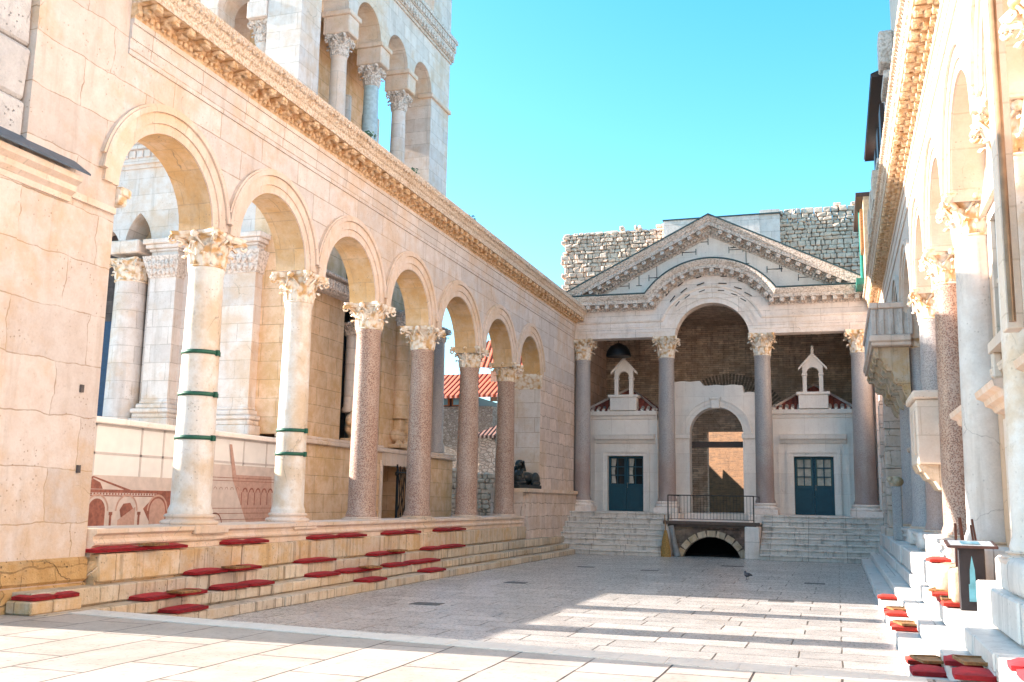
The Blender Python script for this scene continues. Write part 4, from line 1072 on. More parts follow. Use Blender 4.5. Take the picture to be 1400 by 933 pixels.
# west face storey 1
m = M(); m.wall(TY0,TY1,3.56,12.6,[(27.75,1.35,3.56,8.9,'round'),(32.7,.55,3.56,8.9,'round')],TX-1.1,TX,'x'); part('west_wall', m, mTan, tw)
m = M(); m.cbox(TX+.001,TX+.34,TY0-.1,26.42,7.75,8.18,.03); 
y = TY0
while y < 26.35: m.cbox(TX+.2,TX+.44,y,y+.1,7.82,8.1,.02); y += .17
m.cbox(TX+.001,TX+.50,TY0-.15,26.48,8.18,8.28,.02); part('pier_cornice', m, mCornG, tw)
m = M(); m.wall(TXW,TX-1.101,3.37,11.3,[(-16.6,.50,3.38,9.0,'point'),(-18.95,.46,3.38,9.0,'point'),(-20.3,.72,3.38,8.9,'round')],TY0,TY0+.8,'y'); part('north_wall', m, mTower, tw)
m = M(); m.box(-20.0,-15.9,TY0+.8,TY0+1.1,3.37,10.8); part('niche_back', m, mTan, tw)
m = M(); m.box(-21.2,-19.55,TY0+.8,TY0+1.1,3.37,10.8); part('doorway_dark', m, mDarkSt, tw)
m = M(); m.box(-20.35,-19.62,TY0+.5,TY0+.56,3.5,6.9); part('blue_door', m, plain('navy_door', (.02,.06,.13), .5), tw)
# pilasters on north face
def npil(x0, x1, pr, zc0, zc1, zi0, zi1, z0=3.6):
    m = M(); m.box(x0,x1,TY0-pr,TY0-.001,z0+.85,zc0); 
    for (e, za_, zb_) in ((.22,z0-.15,z0+.35),(.16,z0+.35,z0+.5),(.20,z0+.5,z0+.62),(.10,z0+.62,z0+.76),(.04,z0+.76,z0+.85)): m.cbox(x0-e,x1+e,TY0-pr-e,TY0-.001,za_,zb_,.03)
    m.box(x0,x1,TY0-pr,TY0-.001,zc1,zi0)
    part('pilaster', m, mTower, tw)
    m = M()
    vs = []
    for (e, z) in ((.0,zc0),(.03,zc0),(.05,zc0+.08),(.16,zc1-.1),(.18,zc1)): vs += [(x0-e,TY0-pr-e,z),(x1+e,TY0-pr-e,z),(x1+e,TY0-.002,z),(x0-e,TY0-.002,z)]
    fs = []
    for k in range(4):
        for i in range(4): fs.append((k*4+i,k*4+(i+1)%4,(k+1)*4+(i+1)%4,(k+1)*4+i))
    fs.append((16,17,18,19)); m.add(vs, fs)
    for i in range(6):
        for (zz, e) in ((zc0+.12,.07),(zc0+.32,.13)):
            m.ell((x0+(i+.5)*(x1-x0)/6, TY0-pr-e, zz+.05),(.085,.05,.12),7,5)
    part('pilaster_capital', m, mCornG, tw)
    m = M()
    for (e, za_, zb_) in ((.06,zi0,zi0+.08),(.14,zi0+.08,zi0+.2),(.2,zi0+.2,zi1)): m.cbox(x0-e,x1+e,TY0-pr-e,TY0-.001,za_,zb_,.02)
    part('impost', m, mTower, tw)
npil(-18.15,-17.3,.35,7.9,8.5,8.65,9.0)
npil(-15.85,-14.75,.35,7.9,8.5,8.65,9.0,3.4)
# round engaged column
m = M(); m.lathe([(.62,3.6),(.64,3.7),(.56,3.82),(.50,3.9),(.48,4.0),(.43,7.85)], -18.98, TY0-.1, 24); part('round_column', m, mTower, tw)
m = M(); cm = capital_mesh(.42,.62,.5,3); cm.v = [(x-18.98,y+TY0-.1,z+7.87) for x,y,z in cm.v]; part('column_capital', cm, mCap, tw)
m = M(); m.cbox(-19.5,-18.45,TY0-.6,TY0-.001,8.62,9.0,.04); part('impost', m, mTower, tw)
# entablature on north face below roof
m = M()
m.box(TX-1.1,TX,TY0-.001,TY0+.01,12.6,12.61)
for (e, za_, zb_) in ((.05,11.30,11.42),(.12,11.42,11.55),(.10,11.55,11.85),(.2,11.85,11.95),(.16,11.95,12.3),(.32,12.3,12.45),(.40,12.45,12.6)): m.box(TXW,TX+.0,TY0-e,TY0+.8,za_,zb_)
x = TXW+.1
while x < TX-.2: m.cbox(x,x+.12,TY0-.27,TY0-.161,12.0,12.26,.02); m.cbox(x,x+.2,TY0-.16,TY0-.101,11.6,11.82,.03); x += .26
part('entablature', m, mTower, tw)
m = M(); m.box(TXW,TX+.15,TY0-.55,TY0+.6,12.603,12.70); part('lead_roof_strip', m, plain('teal_lead', (.04,.16,.18), .5), tw)
# lion column on west face
m = M(); m.lathe([(.30,4.55),(.30,4.62),(.25,4.7),(.24,7.7)], TX+.15, 30.35, 20); part('portal_column', m, mTan, tw)
cm = capital_mesh(.24,.5,.34,4); cm.v = [(x+TX+.15,y+30.35,z+7.7) for x,y,z in cm.v]; part('portal_capital', cm, mCornG, tw)
m = M(); m.lathe([(.2,4.5),(.22,4.6),(.17,4.7),(.16,6.9)], TX-.25, 27.4, 16); part('portal_column', m, mTower, tw)
cm = capital_mesh(.17,.4,.25,6); cm.v = [(x+TX-.25,y+27.4,z+6.9) for x,y,z in cm.v]; part('portal_capital', cm, mCornG, tw)
m = M(); m.lathe([(.34,3.6),(.34,3.8),(.27,4.0),(.25,7.7)], TX+.05, 33.75, 20); part('corner_column', m, mGrey, tw)
cm = capital_mesh(.25,.5,.36,5); cm.v = [(x+TX+.05,y+33.75,z+7.7) for x,y,z in cm.v]; part('corner_capital', cm, mCornG, tw)
def lion(y, s_):
    m = M(); x = TX+.18
    m.ell((x-.1,y,3.98),(.22,.48,.24),12,8); m.ell((x,y+.38*s_,4.22),(.20,.20,.22),10,8); m.ell((x+.04,y+.55*s_,4.15),(.10,.13,.1),8,6)
    for k in (-.3,.3): m.ell((x+.1,y+k,3.72),(.09,.22,.09),8,6)
    m.cbox(x-.3,x+.3,y-.55,y+.55,3.56,3.68,.02); m.cbox(x-.2,x+.12,y-.2,y+.2,4.15,4.54,.04)
    o = part('lion_statue', m, mTan, tw); r = o.modifiers.new('r','REMESH'); r.mode = 'VOXEL'; r.voxel_size = .03
lion(30.35,1); lion(27.2,-1)
# core so the tower is solid inside
m = M(); m.box(TXW+.5,TX-3.4,TY0+3,TY1-1,3.4,12.3); part('dark_core', m, mDarkSt, tw)
m = M(); m.box(TXW,TX-1.2,TY1-.8,TY1,3.37,12.6); m.box(TXW,TXW+1,TY0+.8,TY1-.8,3.37,12.6); part('rear_walls', m, mTower, tw)
m = M(); m.box(TXW-.05,TX+.05,TY0-.02,TY1+.05,12.71,13.0); part('floor_band', m, mTower, tw)
# storeys above
def storey(z0, zcap, zs, ztop, ycols, xcols, full=True):
    hw = .84
    # west face
    ys = [24.1]+ycols+[32.45]
    ops = []
    for a, b in zip(ys, ys[1:]):
        a2 = a+(.0 if a == ys[0] else .28); b2 = b-(.0 if b == ys[-1] else .28); h = (b2-a2)/2; ops.append(((a2+b2)/2, h, zs, zs+.02, 'round'))
    m = M(); m.wall(24.1,32.45,zs,ztop,ops,TX-.9,TX,'x')
    m.box(TX-1.1,TX,TY0,24.1,z0,ztop); m.box(TX-1.1,TX,32.45,TY1,z0,ztop); part('west_storey', m, mTower, tw)
    m = M(); m.box(TX-1.2,TX-.9,23.2,34.0,zs+.0,ztop); m.box(TX-2.6,TX-2.3,24.4,32.2,z0,ztop)
    part('inner_wall', m, mDarkSt if False else mTan, tw)
    xs = [TX-1.1]+xcols+[TXW+1.1]; ops = []
    for a, b in zip(xs, xs[1:]):
        a2 = a-(.0 if a == xs[0] else .28); b2 = b+(.0 if b == xs[-1] else .28); h = abs(a2-b2)/2; ops.append(((a2+b2)/2, h, zs-.9, zs-.88, 'round'))
    m = M(); m.wall(TXW+1.1,TX-1.1,zs-.9,ztop,ops,TY0,TY0+.9,'y'); m.box(TXW,TXW+1.1,TY0,TY0+1.1,z0,ztop)
    m.box(TXW,TX-1.1,TY0+2.4,TY0+2.7,z0,ztop); part('north_storey', m, mTower, tw)
    for y in (25.1,27.3,29.5,31.6):
        m = M(); m.wall(y-.35,y+.35,z0,zs,[(y,.2,z0+.4,zs-1.4,'round')],TX-2.29,TX-2.27,'x') if False else m.box(TX-2.29,TX-2.27,y-.22,y+.22,z0+.5,zs-1.0)
        part('slit_window', m, mGlass, tw)
    for i, y in enumerate(ycols):
        m = M(); r = .27; m.lathe([(r*1.35,z0+.05),(r*1.38,z0+.15),(r*1.05,z0+.3),(r,z0+.35),(r*.9,zcap)], TX-.42, y, 22)
        part('gallery_column', m, [mMould,mPaint,mTower][i%3] if full else mTower, tw)
        cm = capital_mesh(r*.9,zs-.75-zcap+.0,.34,i+10); cm.v = [(a+TX-.42,b+y,c+zcap) for a,b,c in cm.v]; part('gallery_capital', cm, mCornG, tw)
        m = M(); m.cbox(TX-.86,TX+.06,y-.33,y+.33,zs-.74,zs-.14,.03); m.cbox(TX-.90,TX+.12,y-.40,y+.40,zs-.16,zs-.002,.02); part('gallery_impost', m, mMould, tw)
        m = M(); m.lathe([(.18,z0+.05),(.17,zcap)], TX-1.6, y+.5, 12); part('inner_column', m, mTower, tw)
    for y in (24.1,32.45):
        m = M(); a, b = (23.0,24.2) if y < 25 else (32.35,34.25); m.cbox(TX-.5,TX+.1,a,b,zs-.16,zs-.0,.02) if y > 25 else m.cbox(TX-.5,TX+.08,24.1,24.25,zs-.16,zs,.02); part('impost_band', m, mMould, tw)
    for i, x in enumerate(xcols):
        m = M(); r = .24; m.lathe([(r*1.3,z0+.05),(r,z0+.35),(r*.9,zcap-.65)], x, TY0+.42, 20); part('gallery_column', m, mTower, tw)
        cm = capital_mesh(r*.9,.62,.34,i+20); cm.v = [(a+x,b+TY0+.42,c+zcap-.65) for a,b,c in cm.v]; part('gallery_capital', cm, mCornG, tw)
        m = M(); m.cbox(x-.33,x+.33,TY0-.04,TY0+.86,zcap-.02,zs-.902,.02); part('gallery_impost', m, mTower, tw)
storey(13.0, 15.55, 16.95, 18.9, [26.05,28.35,30.55], [-15.45,-17.1,-19.0,-21.0,-22.8])
m = M()
for (e, za_, zb_) in ((.06,18.9,19.0),(.12,19.0,19.25),(.14,19.25,19.4),(.18,19.4,19.75),(.24,19.75,19.9)): m.box(TXW-e,TX+e,TY0-e,TY1+e,za_,zb_)
y = TY0
while y < TY1: m.cbox(TX+.121,TX+.20,y,y+.13,19.03,19.23,.02); m.cbox(TX+.181,TX+.23,y,y+.17,19.44,19.72,.03); y += .24
part('storey_cornice', m, mCornG, tw)
storey(19.9, 22.5, 23.9, 25.6, [26.05,28.35,30.55], [-15.45,-17.1,-19.0,-21.0,-22.8])
m = M(); m.box(TXW-.3,TX+.3,TY0-.3,TY1+.3,25.6,26.3); m.box(TXW+1,TX-1,TY0+1,TY1-1,26.3,34); part('top_block', m, mTower, tw)

# iron gate
root = empty('iron_gate', (-13.5, 29.9, 1.2), 'black wrought iron gate standing open between the pink columns', 'gate')
m = M()
for k in range(12):
    y = 29.3+k*.14; m.tube([(-13.35,y,1.22),(-13.35,y,2.85+.1*(k%2))],.018,5)
for z in (1.3,2.75): m.tube([(-13.35,29.25,z),(-13.35,30.9,z)],.022,5)
for k in range(7): m.tube([(-13.35,29.3+k*.22,1.4),(-13.35,29.5+k*.22,2.05),(-13.35,29.3+k*.22,2.7)],.012,4)
part('gate_leaf', m, mIron, root)
m = M(); m.tube([(-13.35,29.2,1.2),(-13.35,29.2,3.0)],.03,6); m.ell((-13.35,29.2,2.7),(.08,.08,.08),8,6); part('gate_post', m, mIron, root)

root = empty('sun_blocker', (-38, 32, 1.2), 'unseen tall plain block added beyond the bell tower to keep low sun off the court', 'house')
m = M(); m.box(-46,-31,20.8,46,1.2,16.2); part('wall', m, mRubble, root)  # unseen block, added to stop low sun reaching the farther paving
# low mid-distance ruins and houses seen through arches
root = empty('red_roofed_house', (-20, 50, 1.2), 'stone house with bright red tile roof seen through the fifth left arch', 'house')
m = M(); m.box(-27,-17.4,50,56,1.2,6.9); m.box(-17.4,-15.6,51.2,56,1.2,7.3); part('wall', m, mRubble, root)
m = M(); m.box(-27,-18.6,50.1,56,6.9,7.5); part('wooden_gallery', m, mWoodD, root)
m = M(); m.add([(-27,49.5,7.35),(-16.8,49.5,7.5),(-16.8,52.5,9.0),(-27,52.5,9.0),(-27,49.5,7.2),(-16.8,49.5,7.35)], [(0,1,2,3),(0,1,5,4)]); part('roof', m, mTile, root)
m = M(); m.add([(-16.9,50.9,9.0),(-15.4,50.9,9.0),(-15.4,52.4,10.9),(-18.6,52.4,10.9),(-19.2,50.9,9.2)], [(0,1,2,3,4)]); part('upper_roof', m, mTile, root)
m = M(); m.box(-18.0,-15.8,51.25,51.4,7.3,9.0); part('gable_wall', m, plain('peach_plaster', (.72,.55,.40), .8), root)
for x in (-20.2,-19.5):
    m = M(); m.box(x-.28,x+.28,50.02,50.095,6.95,7.48); w = part('window', m, plain('orange_frame', (.45,.14,.05), .6), root)
    m = M(); m.box(x-.18,x+.18,49.99,50.018,7.0,7.44); shift(m, root.location).build('pane', plain('sky_pane', (.2,.35,.4), .1, 0, .05), w)
m = M(); m.add([(-17.7,49.99,y) for y in (3.3,)] , []) if False else None
m = M(); pts = arcpts(-17.45,.28,3.4,3.95); m.add([(x,49.98,z) for x,z in pts], [tuple(range(len(pts)))]); part('arched_window', m, mGlass, root)
root = empty('stone_outbuilding', (-17, 46, 1.2), 'low rubble outbuilding with brown tiled roof beyond the sixth left arch', 'house')
m = M(); m.box(-17.2,-12.6,47.5,49.9,1.2,5.2); part('wall', m, rubble('pink_rubble', (.66,.54,.46), (.54,.40,.33), (.34,.26,.21), 3.6), root)
m = M(); m.add([(-17.5,47.2,5.15),(-12.4,47.2,5.15),(-12.4,49.9,6.4),(-15.8,49.9,6.4)], [(0,1,2,3)]); m.box(-17.5,-12.4,47.2,47.3,5.02,5.14); part('roof', m, mTileD, root)
root = empty('ruined_stone_wall', (-18, 42, 1.2), 'dark rubble garden wall with a brown door seen between pink columns', 'wall')
m = M(); rnd = random.Random(31); z = 1.2
while z < 4.4:
    h = rnd.uniform(.15,.28); x = -20
    while x < -13.3:
        w = rnd.uniform(.2,.5)
        if z < 2.4+(-13.3-x)*.22+rnd.uniform(-.15,.2): m.cbox(x+.01,x+w-.01,43.0-rnd.uniform(0,.06),43.6,z+.01,z+h-.01,.04,.02)
        x += w
    z += h
part('stones', m, mRubStone, root)
m = M(); m.box(-18.2,-17.5,42.85,42.92,3.2,4.4); part('door', m, plain('red_brown_door', (.20,.05,.04), .6), root)

# ------------------------------------------------------------------ sphinx
root = empty('sphinx_statue', (-10.75, 33.9, 2.35), 'black granite sphinx lying on the ledge under the last left arch', 'statue', rz=radians(-14))
m = M()
m.cbox(-.36,.36,-.55,1.0,0,.13,.02)                         # base block
m.ell((0,.45,.38),(.24,.58,.22),16,12)                      # body
m.ell((-.2,.8,.34),(.14,.25,.25),12,10); m.ell((.2,.8,.34),(.14,.25,.25),12,10)  # haunches
m.ell((0,-.02,.38),(.22,.22,.30),14,10)                     # chest
for s_ in (-1,1):
    m.tube([(s_*.19,.05,.22),(s_*.19,-.25,.2),(s_*.19,-.53,.17)],[.10,.075,.065],10)
    m.tube([(s_*.3,.85,.2),(s_*.3,.6,.18),(s_*.28,.42,.17)],[.1,.08,.06],8)
m.tube([(0,-.02,.55),(0,-.04,.72)],[.11,.09],10)            # neck
m.ell((0,-.09,.83),(.105,.13,.155),18,14)                   # face
vs = []                                                     # striped headcloth: domed top, flaring sides cut straight at the shoulders
ring_ = [(.13,.99,.06),(.17,.93,.02),(.19,.86,.0),(.22,.78,-.0),(.26,.68,-.01),(.28,.60,-.02)]
for (w_, z_, y_) in ring_:
    for i in range(12):
        t = pi*i/11; vs.append((w_*cos(t), y_+.02+.20*sin(t)*(.7+w_), z_))
    for i in range(12):
        t = pi*(11-i)/11; vs.append((w_*.80*cos(t), y_+.03+.14*sin(t)*(.6+w_), z_))
fs = []
for k in range(5):
    for i in range(24): fs.append((k*24+i, k*24+(i+1)%24, (k+1)*24+(i+1)%24, (k+1)*24+i))
fs.append(tuple(range(24))); fs.append(tuple(range(120,144))); m.add(vs, fs)
m.ell((0,.02,.95),(.14,.14,.07),14,8)
for s_ in (-1,1): m.tube([(s_*.17,.0,.70),(s_*.17,-.10,.58),(s_*.14,-.20,.44)],[.055,.06,.05],8)
m.ell((0,-.21,.82),(.022,.035,.045),8,6); m.ell((0,-.20,.755),(.05,.02,.012),8,6)
for s_ in (-1,1): m.ell((s_*.05,-.195,.86),(.028,.02,.012),8,6); m.ell((s_*.115,-.06,.84),(.02,.03,.05),8,6)
o = m.build('body', mBasalt, root); r = o.modifiers.new('r','REMESH'); r.mode = 'VOXEL'; r.voxel_size = .011; r.use_smooth_shade = True

# pigeon
root = empty('pigeon', (-2.28,26.96,0), 'grey pigeon standing alone on the paving before the cellar arch', 'bird', rz=2.6, scale=(.75,.75,.75))
m = M(); m.ell((0,0,.17),(.07,.15,.075),12,8); m.ell((0,.12,.27),(.035,.04,.045),10,8); m.tube([(0,.08,.2),(0,.12,.26)],[.05,.035],8)
m.tube([(0,-.1,.18),(0,-.27,.14)],[.05,.025],6); m.tube([(0,.15,.275),(0,.185,.27)],[.01,.003],5)
for s_ in (-1,1): m.tube([(s_*.03,0,.12),(s_*.03,.01,.004)],.008,5); m.tube([(s_*.03,-.01,.006),(s_*.03,.05,.006)],.006,4)
m.build('body', mPigeon, root)

# ------------------------------------------------------------------ cushions
def cushion(x0, x1, y0, y1, z, mat, label, group='red seat cushions on the steps'):
    m = M(); h = .068; nx, ny = 4, 6; vs = []; fs = []
    cx, cy = (x0+x1)/2, (y0+y1)/2; hx, hy = (x1-x0)/2, (y1-y0)/2
    rot = random.uniform(-.06,.06)
    for layer in (0,1):
        for i in range(nx+1):
            for j in range(ny+1):
                u, v = i/nx*2-1, j/ny*2-1; e = (1-abs(u)**5)*(1-abs(v)**5)
                x, y = u*hx*(1-.03*v*v), v*hy*(1-.03*u*u)
                vs.append((x*cos(rot)-y*sin(rot), x*sin(rot)+y*cos(rot), (.004 if layer == 0 else h*.72+h*.45*e+random.uniform(-.003,.003))))
    N = (nx+1)*(ny+1)
    for i in range(nx):
        for j in range(ny):
            k = i*(ny+1)+j; fs.append((k,k+1,k+ny+2,k+ny+1)); fs.append((N+k,N+k+1,N+k+ny+2,N+k+ny+1))
    for i in range(nx):
        for j in (0,ny): k = i*(ny+1)+j; fs.append((k,k+ny+1,N+k+ny+1,N+k))
    for j in range(ny):
        for i in (0,nx): k = i*(ny+1)+j; fs.append((k,k+1,N+k+1,N+k))
    m.add(vs, fs, True)
    o = m.build('seat_cushion', mat, None, (cx,cy,z)); tag(o, label, 'cushion', group)
ordn = ['first','second','third','fourth','fifth','sixth','seventh','eighth','ninth']
LC = {('bench seat',1.065,-10.13): [(11.95,13.05),(13.15,14.05),(15.2,15.82),(15.88,16.54),(18.2,19.35),(19.45,20.6),(21.7,22.9),(22.95,23.7),(24.9,26.0),(26.05,26.95)],
      ('third step',.63,-9.92): [(14.0,14.95),(15.05,16.0),(17.5,18.8),(20.65,21.7),(21.75,22.3),(23.75,24.8),(24.9,26.4)],
      ('second step',.37,-9.65): [(12.5,13.2),(13.3,14.0),(14.45,15.2),(15.3,16.0),(17.6,18.5),(18.8,19.7),(19.75,20.5),(21.0,22.0),(22.25,23.1),(23.15,23.95)],
      ('lowest step',.178,-9.33): [(12.8,13.6),(19.15,20.1),(22.5,23.5)]}
for (nm, z, xf), lst in LC.items():
    for i, (a, b) in enumerate(lst):
        cushion(xf-.36, xf+.02, a, b, z, mRed, 'dark red cushion on the %s of the left side, %s from the camera' % (nm, ('tenth' if i == 9 else ordn[i])))
for i, (a, b) in enumerate(((10.68,11.3),(11.4,11.98))):
    pass
root = empty('stone_block', (-10.1,11.3,.35), 'squared stone block at the foot of the left pier carrying two cushions', 'stone block')
m = M(); m.cbox(-10.27,-9.85,10.5,11.42,.352,.52,.02); part('block', m, mSeat, root)
cushion(-10.24,-9.86,10.55,10.95,.525,mRed,'red cushion on the block at the foot of the left pier, nearer the camera')
cushion(-10.24,-9.86,10.98,11.38,.525,mRed,'red cushion on the block at the foot of the left pier, farther from the camera')
RC = [('lowest step',.178,.72,[(20.8,21.2,0),(18.1,18.6,0),(17.65,18.0,0),(16.1,16.5,0),(15.65,16.0,0),(12.4,12.75,0),(11.6,12.0,1)]),
      ('second step',.37,1.01,[(11.1,11.5,1),(10.25,10.7,1)]),
      ('third step',.63,1.33,[(16.2,16.6,0),(15.2,15.6,0),(14.7,15.1,0),(9.15,9.5,1),(8.6,9.0,1)]),
      ('bench seat',1.065,1.40,[(17.5,18.0,0),])]
for nm, z, xf, lst in RC:
    for i, (a, b, dk) in enumerate(sorted(lst)):
        cushion(xf-.03, xf+.33, a, b, z, mRed if dk else mRedS, '%s cushion on the %s of the right side, %s from the camera' % ('crimson' if dk else 'bright orange red', nm, ordn[i]))
# wooden trays between cushions
TR = [(-10.05,13.1,1.14,'on the left bench seat beside the first white column'),(-9.8,15.0,.70,'between cushions on the third left step below the second arch'),(-9.55,13.25,.445,'on the second left step nearest the camera'),
      (-9.55,19.7,.445,'on the second left step near the third column'),(-9.85,21.7,.70,'on the third left step near the fourth column'),
      (.92,12.2,.26,'on the lowest right step nearest the camera'),(.92,15.9,.25,'on the lowest right step among orange cushions'),(.92,18.1,.25,'on the lowest right step farthest from the camera'),
      (1.45,15.0,.70,'on the third right step beside the rounded stones'),(1.45,16.5,.70,'on the third right step farthest from the camera'),(1.22,10.9,.45,'on the second right step nearest the camera')]
for (x,y,z,lab) in TR:
    m = M(); m.cbox(-.15,.15,-.22,.22,0,.018,.005)
    for s_ in (-1,1): m.cbox(-.15,.15,s_*.215-.008,s_*.215+.008,.0185,.034,.003); m.cbox(s_*.145-.008,s_*.145+.008,-.2,.2,.0185,.034,.003)
    root = empty('wooden_tray', (x,y,z), 'small brown wooden tray '+lab, 'tray', 'wooden trays on the steps', rz=random.uniform(-.3,.3)); m.build('tray_board', mWood, root)

# ------------------------------------------------------------------ right foreground things
root = empty('reading_stand', (1.64,14.4,.62), 'black information stand with tilted glossy panel on the right steps', 'stand')
m = M(); m.cbox(-.16,.16,-.05,.05,.0,.80,.01); m.build('post', plain('black_metal', (.03,.025,.03), .4, .4), root)
m = M(); ct = []
vs = []
for (x, y, z) in ((-.30,-.24,.80),(.30,-.24,.80),(.30,.24,.86),(-.30,.24,.86)): vs.append((x,y,z))
vs += [(x,y,z+.03) for x,y,z in vs]; m.add(vs, [(0,1,2,3),(4,5,6,7),(0,1,5,4),(1,2,6,5),(2,3,7,6),(3,0,4,7)]); m.build('panel_frame', plain('bronze_frame', (.10,.05,.045), .4, .4), root)
m = M(); m.add([(-.26,-.20,.836),(.26,-.20,.836),(.26,.20,.886),(-.26,.20,.886)], [(0,1,2,3)]); pn = m.build('panel_print', plain('panel_print_paper', (.55,.62,.68), .25), root)
m = M(); m.add([(-.12,-.12,.852),(.10,-.12,.852),(.10,.12,.881),(-.12,.12,.881)], [(0,1,2,3)]); m.build('picture', mPrintB, pn)
m = M(); m.add([(-.05,-.053,.12),(.05,-.053,.12),(.05,-.053,.34),(.035,-.053,.34),(.03,-.053,.52),(.0,-.053,.70),(-.03,-.053,.52),(-.035,-.053,.34),(-.05,-.053,.34)], [tuple(range(9))])
m.build('tower_print', plain('tower_print_blue', (.16,.46,.56), .4), root)
root = empty('folded_easel', (1.66,15.15,1.0), 'folded brown wooden easel leaning against the veined marble column', 'easel')
m = M()
for (a, b, r) in (((-.12,.0,.0),(-.10,.12,.72),.018),((.0,-.02,0),(-.04,.12,.80),.025),((.16,.02,0),(.10,.16,.70),.016),((.20,.02,0),(.12,.16,.78),.016)): m.tube([a,b],r,6)
m.build('easel_legs', plain('reddish_wood', (.22,.07,.035), .5), root)
def boulder(name, c, s_, mat, lab, seed, cat='stone block'):
    rnd = random.Random(seed); m = M(); n, k_ = 14, 10; vs = []; fs = []
    for k in range(k_+1):
        t = pi*k/k_
        for i in range(n):
            a = 2*pi*i/n; p = [sin(t)*cos(a), sin(t)*sin(a), cos(t)]
            p = [math.copysign(abs(q)**.45, q) for q in p]; j = 1+rnd.uniform(-.04,.04); vs.append((p[0]*s_[0]*j, p[1]*s_[1]*j, p[2]*s_[2]*j))
    for k in range(k_):
        for i in range(n): j = (i+1)%n; fs.append((k*n+i,k*n+j,(k+1)*n+j,(k+1)*n+i))
    m.add(vs, fs, True); o = m.build(name, mat, None, c); tag(o, lab, cat, 'loose worked stones on the right steps')
boulder('worked_stone', (1.66,16.9,.85), (.28,.34,.24), mSeat, 'rounded tan stone block beside the last orange cushions', 1)
boulder('worked_stone', (1.55,14.95,.88), (.15,.26,.26), mSeat, 'upright rounded stone just left of the black information stand', 2)
boulder('worked_stone', (1.72,19.8,1.25), (.20,.42,.20), mMarble, 'pale broken stone lump on the right bench behind the orange cushion', 3)
boulder('worked_stone', (1.74,22.6,1.25), (.18,.5,.18), mStepR, 'blue shaded scalloped stone at the foot of the mauve column', 4)
boulder('worked_stone', (1.74,25.6,1.24), (.18,.45,.18), mStepR, 'blue shaded stone lump at the foot of the blue grey column', 5)
boulder('worked_stone', (1.86,11.3,1.24), (.20,.62,.19), mStepR, 'long grey stone drum lying at the far right edge', 6)
# small column fragment with capital, far right wall
root = empty('small_column', (1.55,29.2,1.3), 'slim grey stone post with carved lion head top near the far right wall', 'column')
m = M(); m.cbox(-.12,.12,-.12,.12,-.25,1.2,.02); m.build('post', mGrey, root)
m = M(); m.ell((0,0,1.32),(.2,.22,.15),10,8); m.ell((-.16,-.1,1.38),(.09,.09,.09),8,6); m.build('carved_head', mSeat, root)

# dark inset stones in the paving
for i, (x, y, w, l, lab) in enumerate(((-7.3,17.5,.55,.42,'on the left of the court nearest the camera'),(-7.3,22.9,.5,.4,'on the left of the court, second from the camera'),(-1.15,21.4,.5,.35,'right of the centre of the court'),(-.6,26.6,.5,.35,'before the right flight of front steps'),(-5.2,29.0,.5,.3,'in the middle of the far paving'),(-3.2,32.5,.7,.3,'nearest the cellar arch'),(-7.2,29.5,.5,.3,'near the far left steps'))):
    m = M(); m.cbox(-w/2,w/2,-l/2,l/2,-.02,.008,.004); o = m.build('drain_cover', mDrain, None, (x,y,0)); tag(o, 'dark rectangular drain cover '+lab, 'drain cover', 'dark covers set in the paving')

# plants on ledges
def tuft(loc, lab, s_=.2, seed=0):
    rnd = random.Random(seed); m = M()
    for k in range(60):
        a = rnd.uniform(0,2*pi); r = rnd.uniform(0,s_); z = rnd.uniform(0,s_*1.1)*(1-r/s_*.5); c = Vector((r*cos(a), r*sin(a), z))
        d1 = Vector((rnd.uniform(-1,1),rnd.uniform(-1,1),rnd.uniform(-1,1))).normalized()*.05; d2 = Vector((rnd.uniform(-1,1),rnd.uniform(-1,1),rnd.uniform(-1,1))).normalized()*.03
        m.add([c-d1,c+d2,c+d1,c-d2], [(0,1,2,3)])
    o = m.build('weed_tuft', plain('weed_green', (.03,.09,.05), .8), None, loc); tag(o, lab, 'plant', 'weeds growing on the ledges')
tuft((-10.1,26.5,10.05),'small green weed on the top edge of the left cornice',.22,1)
tuft((-10.0,19.6,10.05),'small dark green weed on the left cornice before the bell tower',.22,2)
tuft((-10.0,22.2,10.05),'tiny green weed on the left cornice below the tower columns',.2,3)
tuft((-10.2,39.8,10.3),'green weed at the corner of the left cornice and temple front',.25,4)

# ------------------------------------------------------------------ camera
f_, yaw, pit, rol, cz = 1351.73, .3167, .1599, .0184, 1.9223
cam = bpy.data.cameras.new('Camera'); co = bpy.data.objects.new('Camera', cam); COL.objects.link(co)
cam.sensor_width = 36; cam.lens = f_/1400*36; cam.clip_end = 2000; cam.clip_start = .05
X = Vector((cos(yaw), sin(yaw), 0)); F0 = Vector((-sin(yaw), cos(yaw), 0)); Zv = Vector((0,0,1))
fw = F0*cos(pit)+Zv*sin(pit); up0 = -F0*sin(pit)+Zv*cos(pit)
rt = X*cos(rol)+up0*sin(rol); up = -X*sin(rol)+up0*cos(rol)
co.matrix_world = Matrix(((rt.x,up.x,-fw.x,0),(rt.y,up.y,-fw.y,0),(rt.z,up.z,-fw.z,cz),(0,0,0,1)))
SC.camera = co

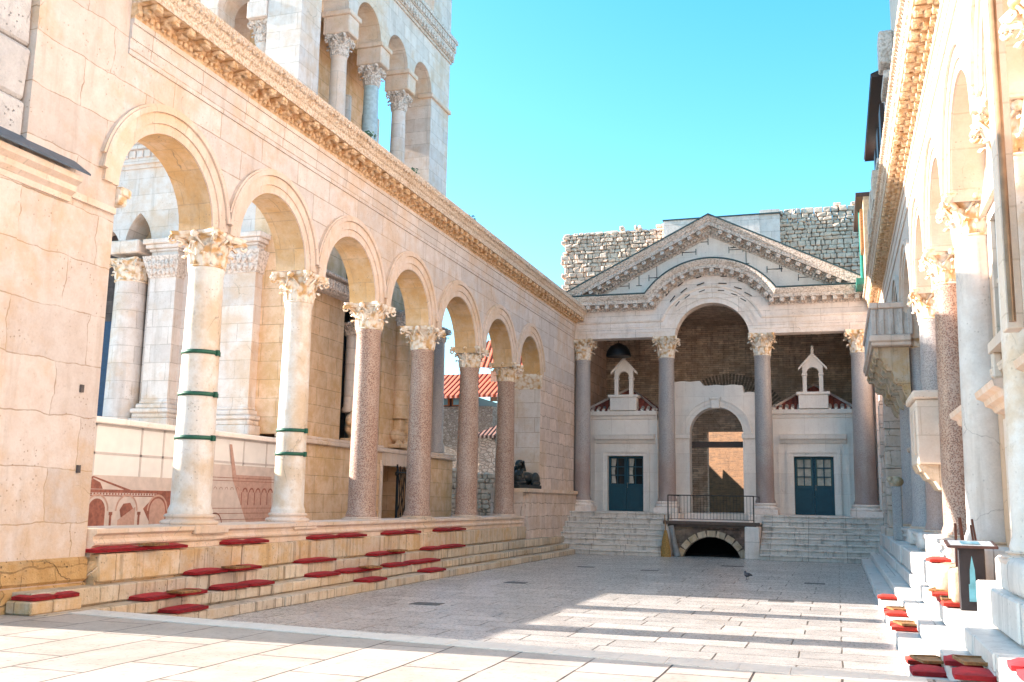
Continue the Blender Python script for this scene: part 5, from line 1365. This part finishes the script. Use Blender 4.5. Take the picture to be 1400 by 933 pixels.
# ------------------------------------------------------------------ light
EL = radians(21.3); SL = .04                                  # sun travels +x with a small +y component
dirv = Vector((1, SL, 0)).normalized()*cos(EL)+Vector((0,0,-sin(EL)))
sun = bpy.data.lights.new('Sun', 'SUN'); sun.energy = 4.2; sun.angle = radians(.5); sun.color = (1,.90,.80)
so = bpy.data.objects.new('Sun', sun); COL.objects.link(so); so.rotation_euler = dirv.to_track_quat('-Z','Y').to_euler(); so.location = (-20,10,30)
SKYG = ((.62,.88),(0,1.06),(0,1.18))
w = bpy.data.worlds.new('World'); SC.world = w; w.use_nodes = True; nt = w.node_tree
bg = nt.nodes['Background']; sky = nt.nodes.new('ShaderNodeTexSky'); sky.sky_type = 'NISHITA'; sky.sun_disc = False
sky.sun_elevation = EL; sky.sun_rotation = math.atan2(-dirv.x, -dirv.y) % (2*pi); sky.altitude = 0; sky.air_density = 1.0; sky.dust_density = .6; sky.ozone_density = 1.2
sc_ = nt.nodes.new('ShaderNodeSeparateColor'); cc_ = nt.nodes.new('ShaderNodeCombineColor'); nt.links.new(sky.outputs[0], sc_.inputs[0])
def chan(i, sub, mul):                                       # colour grade of the clear sky
    a = nt.nodes.new('ShaderNodeMath'); a.operation = 'SUBTRACT'; nt.links.new(sc_.outputs[i], a.inputs[0]); a.inputs[1].default_value = sub
    b = nt.nodes.new('ShaderNodeMath'); b.operation = 'MULTIPLY'; nt.links.new(a.outputs[0], b.inputs[0]); b.inputs[1].default_value = mul
    c = nt.nodes.new('ShaderNodeMath'); c.operation = 'MAXIMUM'; nt.links.new(b.outputs[0], c.inputs[0]); c.inputs[1].default_value = .0
    nt.links.new(c.outputs[0], cc_.inputs[i])
for i_, (sb, mu) in enumerate(SKYG): chan(i_, sb, mu)
nt.links.new(cc_.outputs[0], bg.inputs[0]); bg.inputs[1].default_value = .09
SC.view_settings.view_transform = 'Standard'; SC.view_settings.look = 'None'; SC.view_settings.exposure = 2.2; SC.view_settings.gamma = 1
SC.cycles.use_denoising = True
SC.cycles.max_bounces = 8; SC.cycles.diffuse_bounces = 5
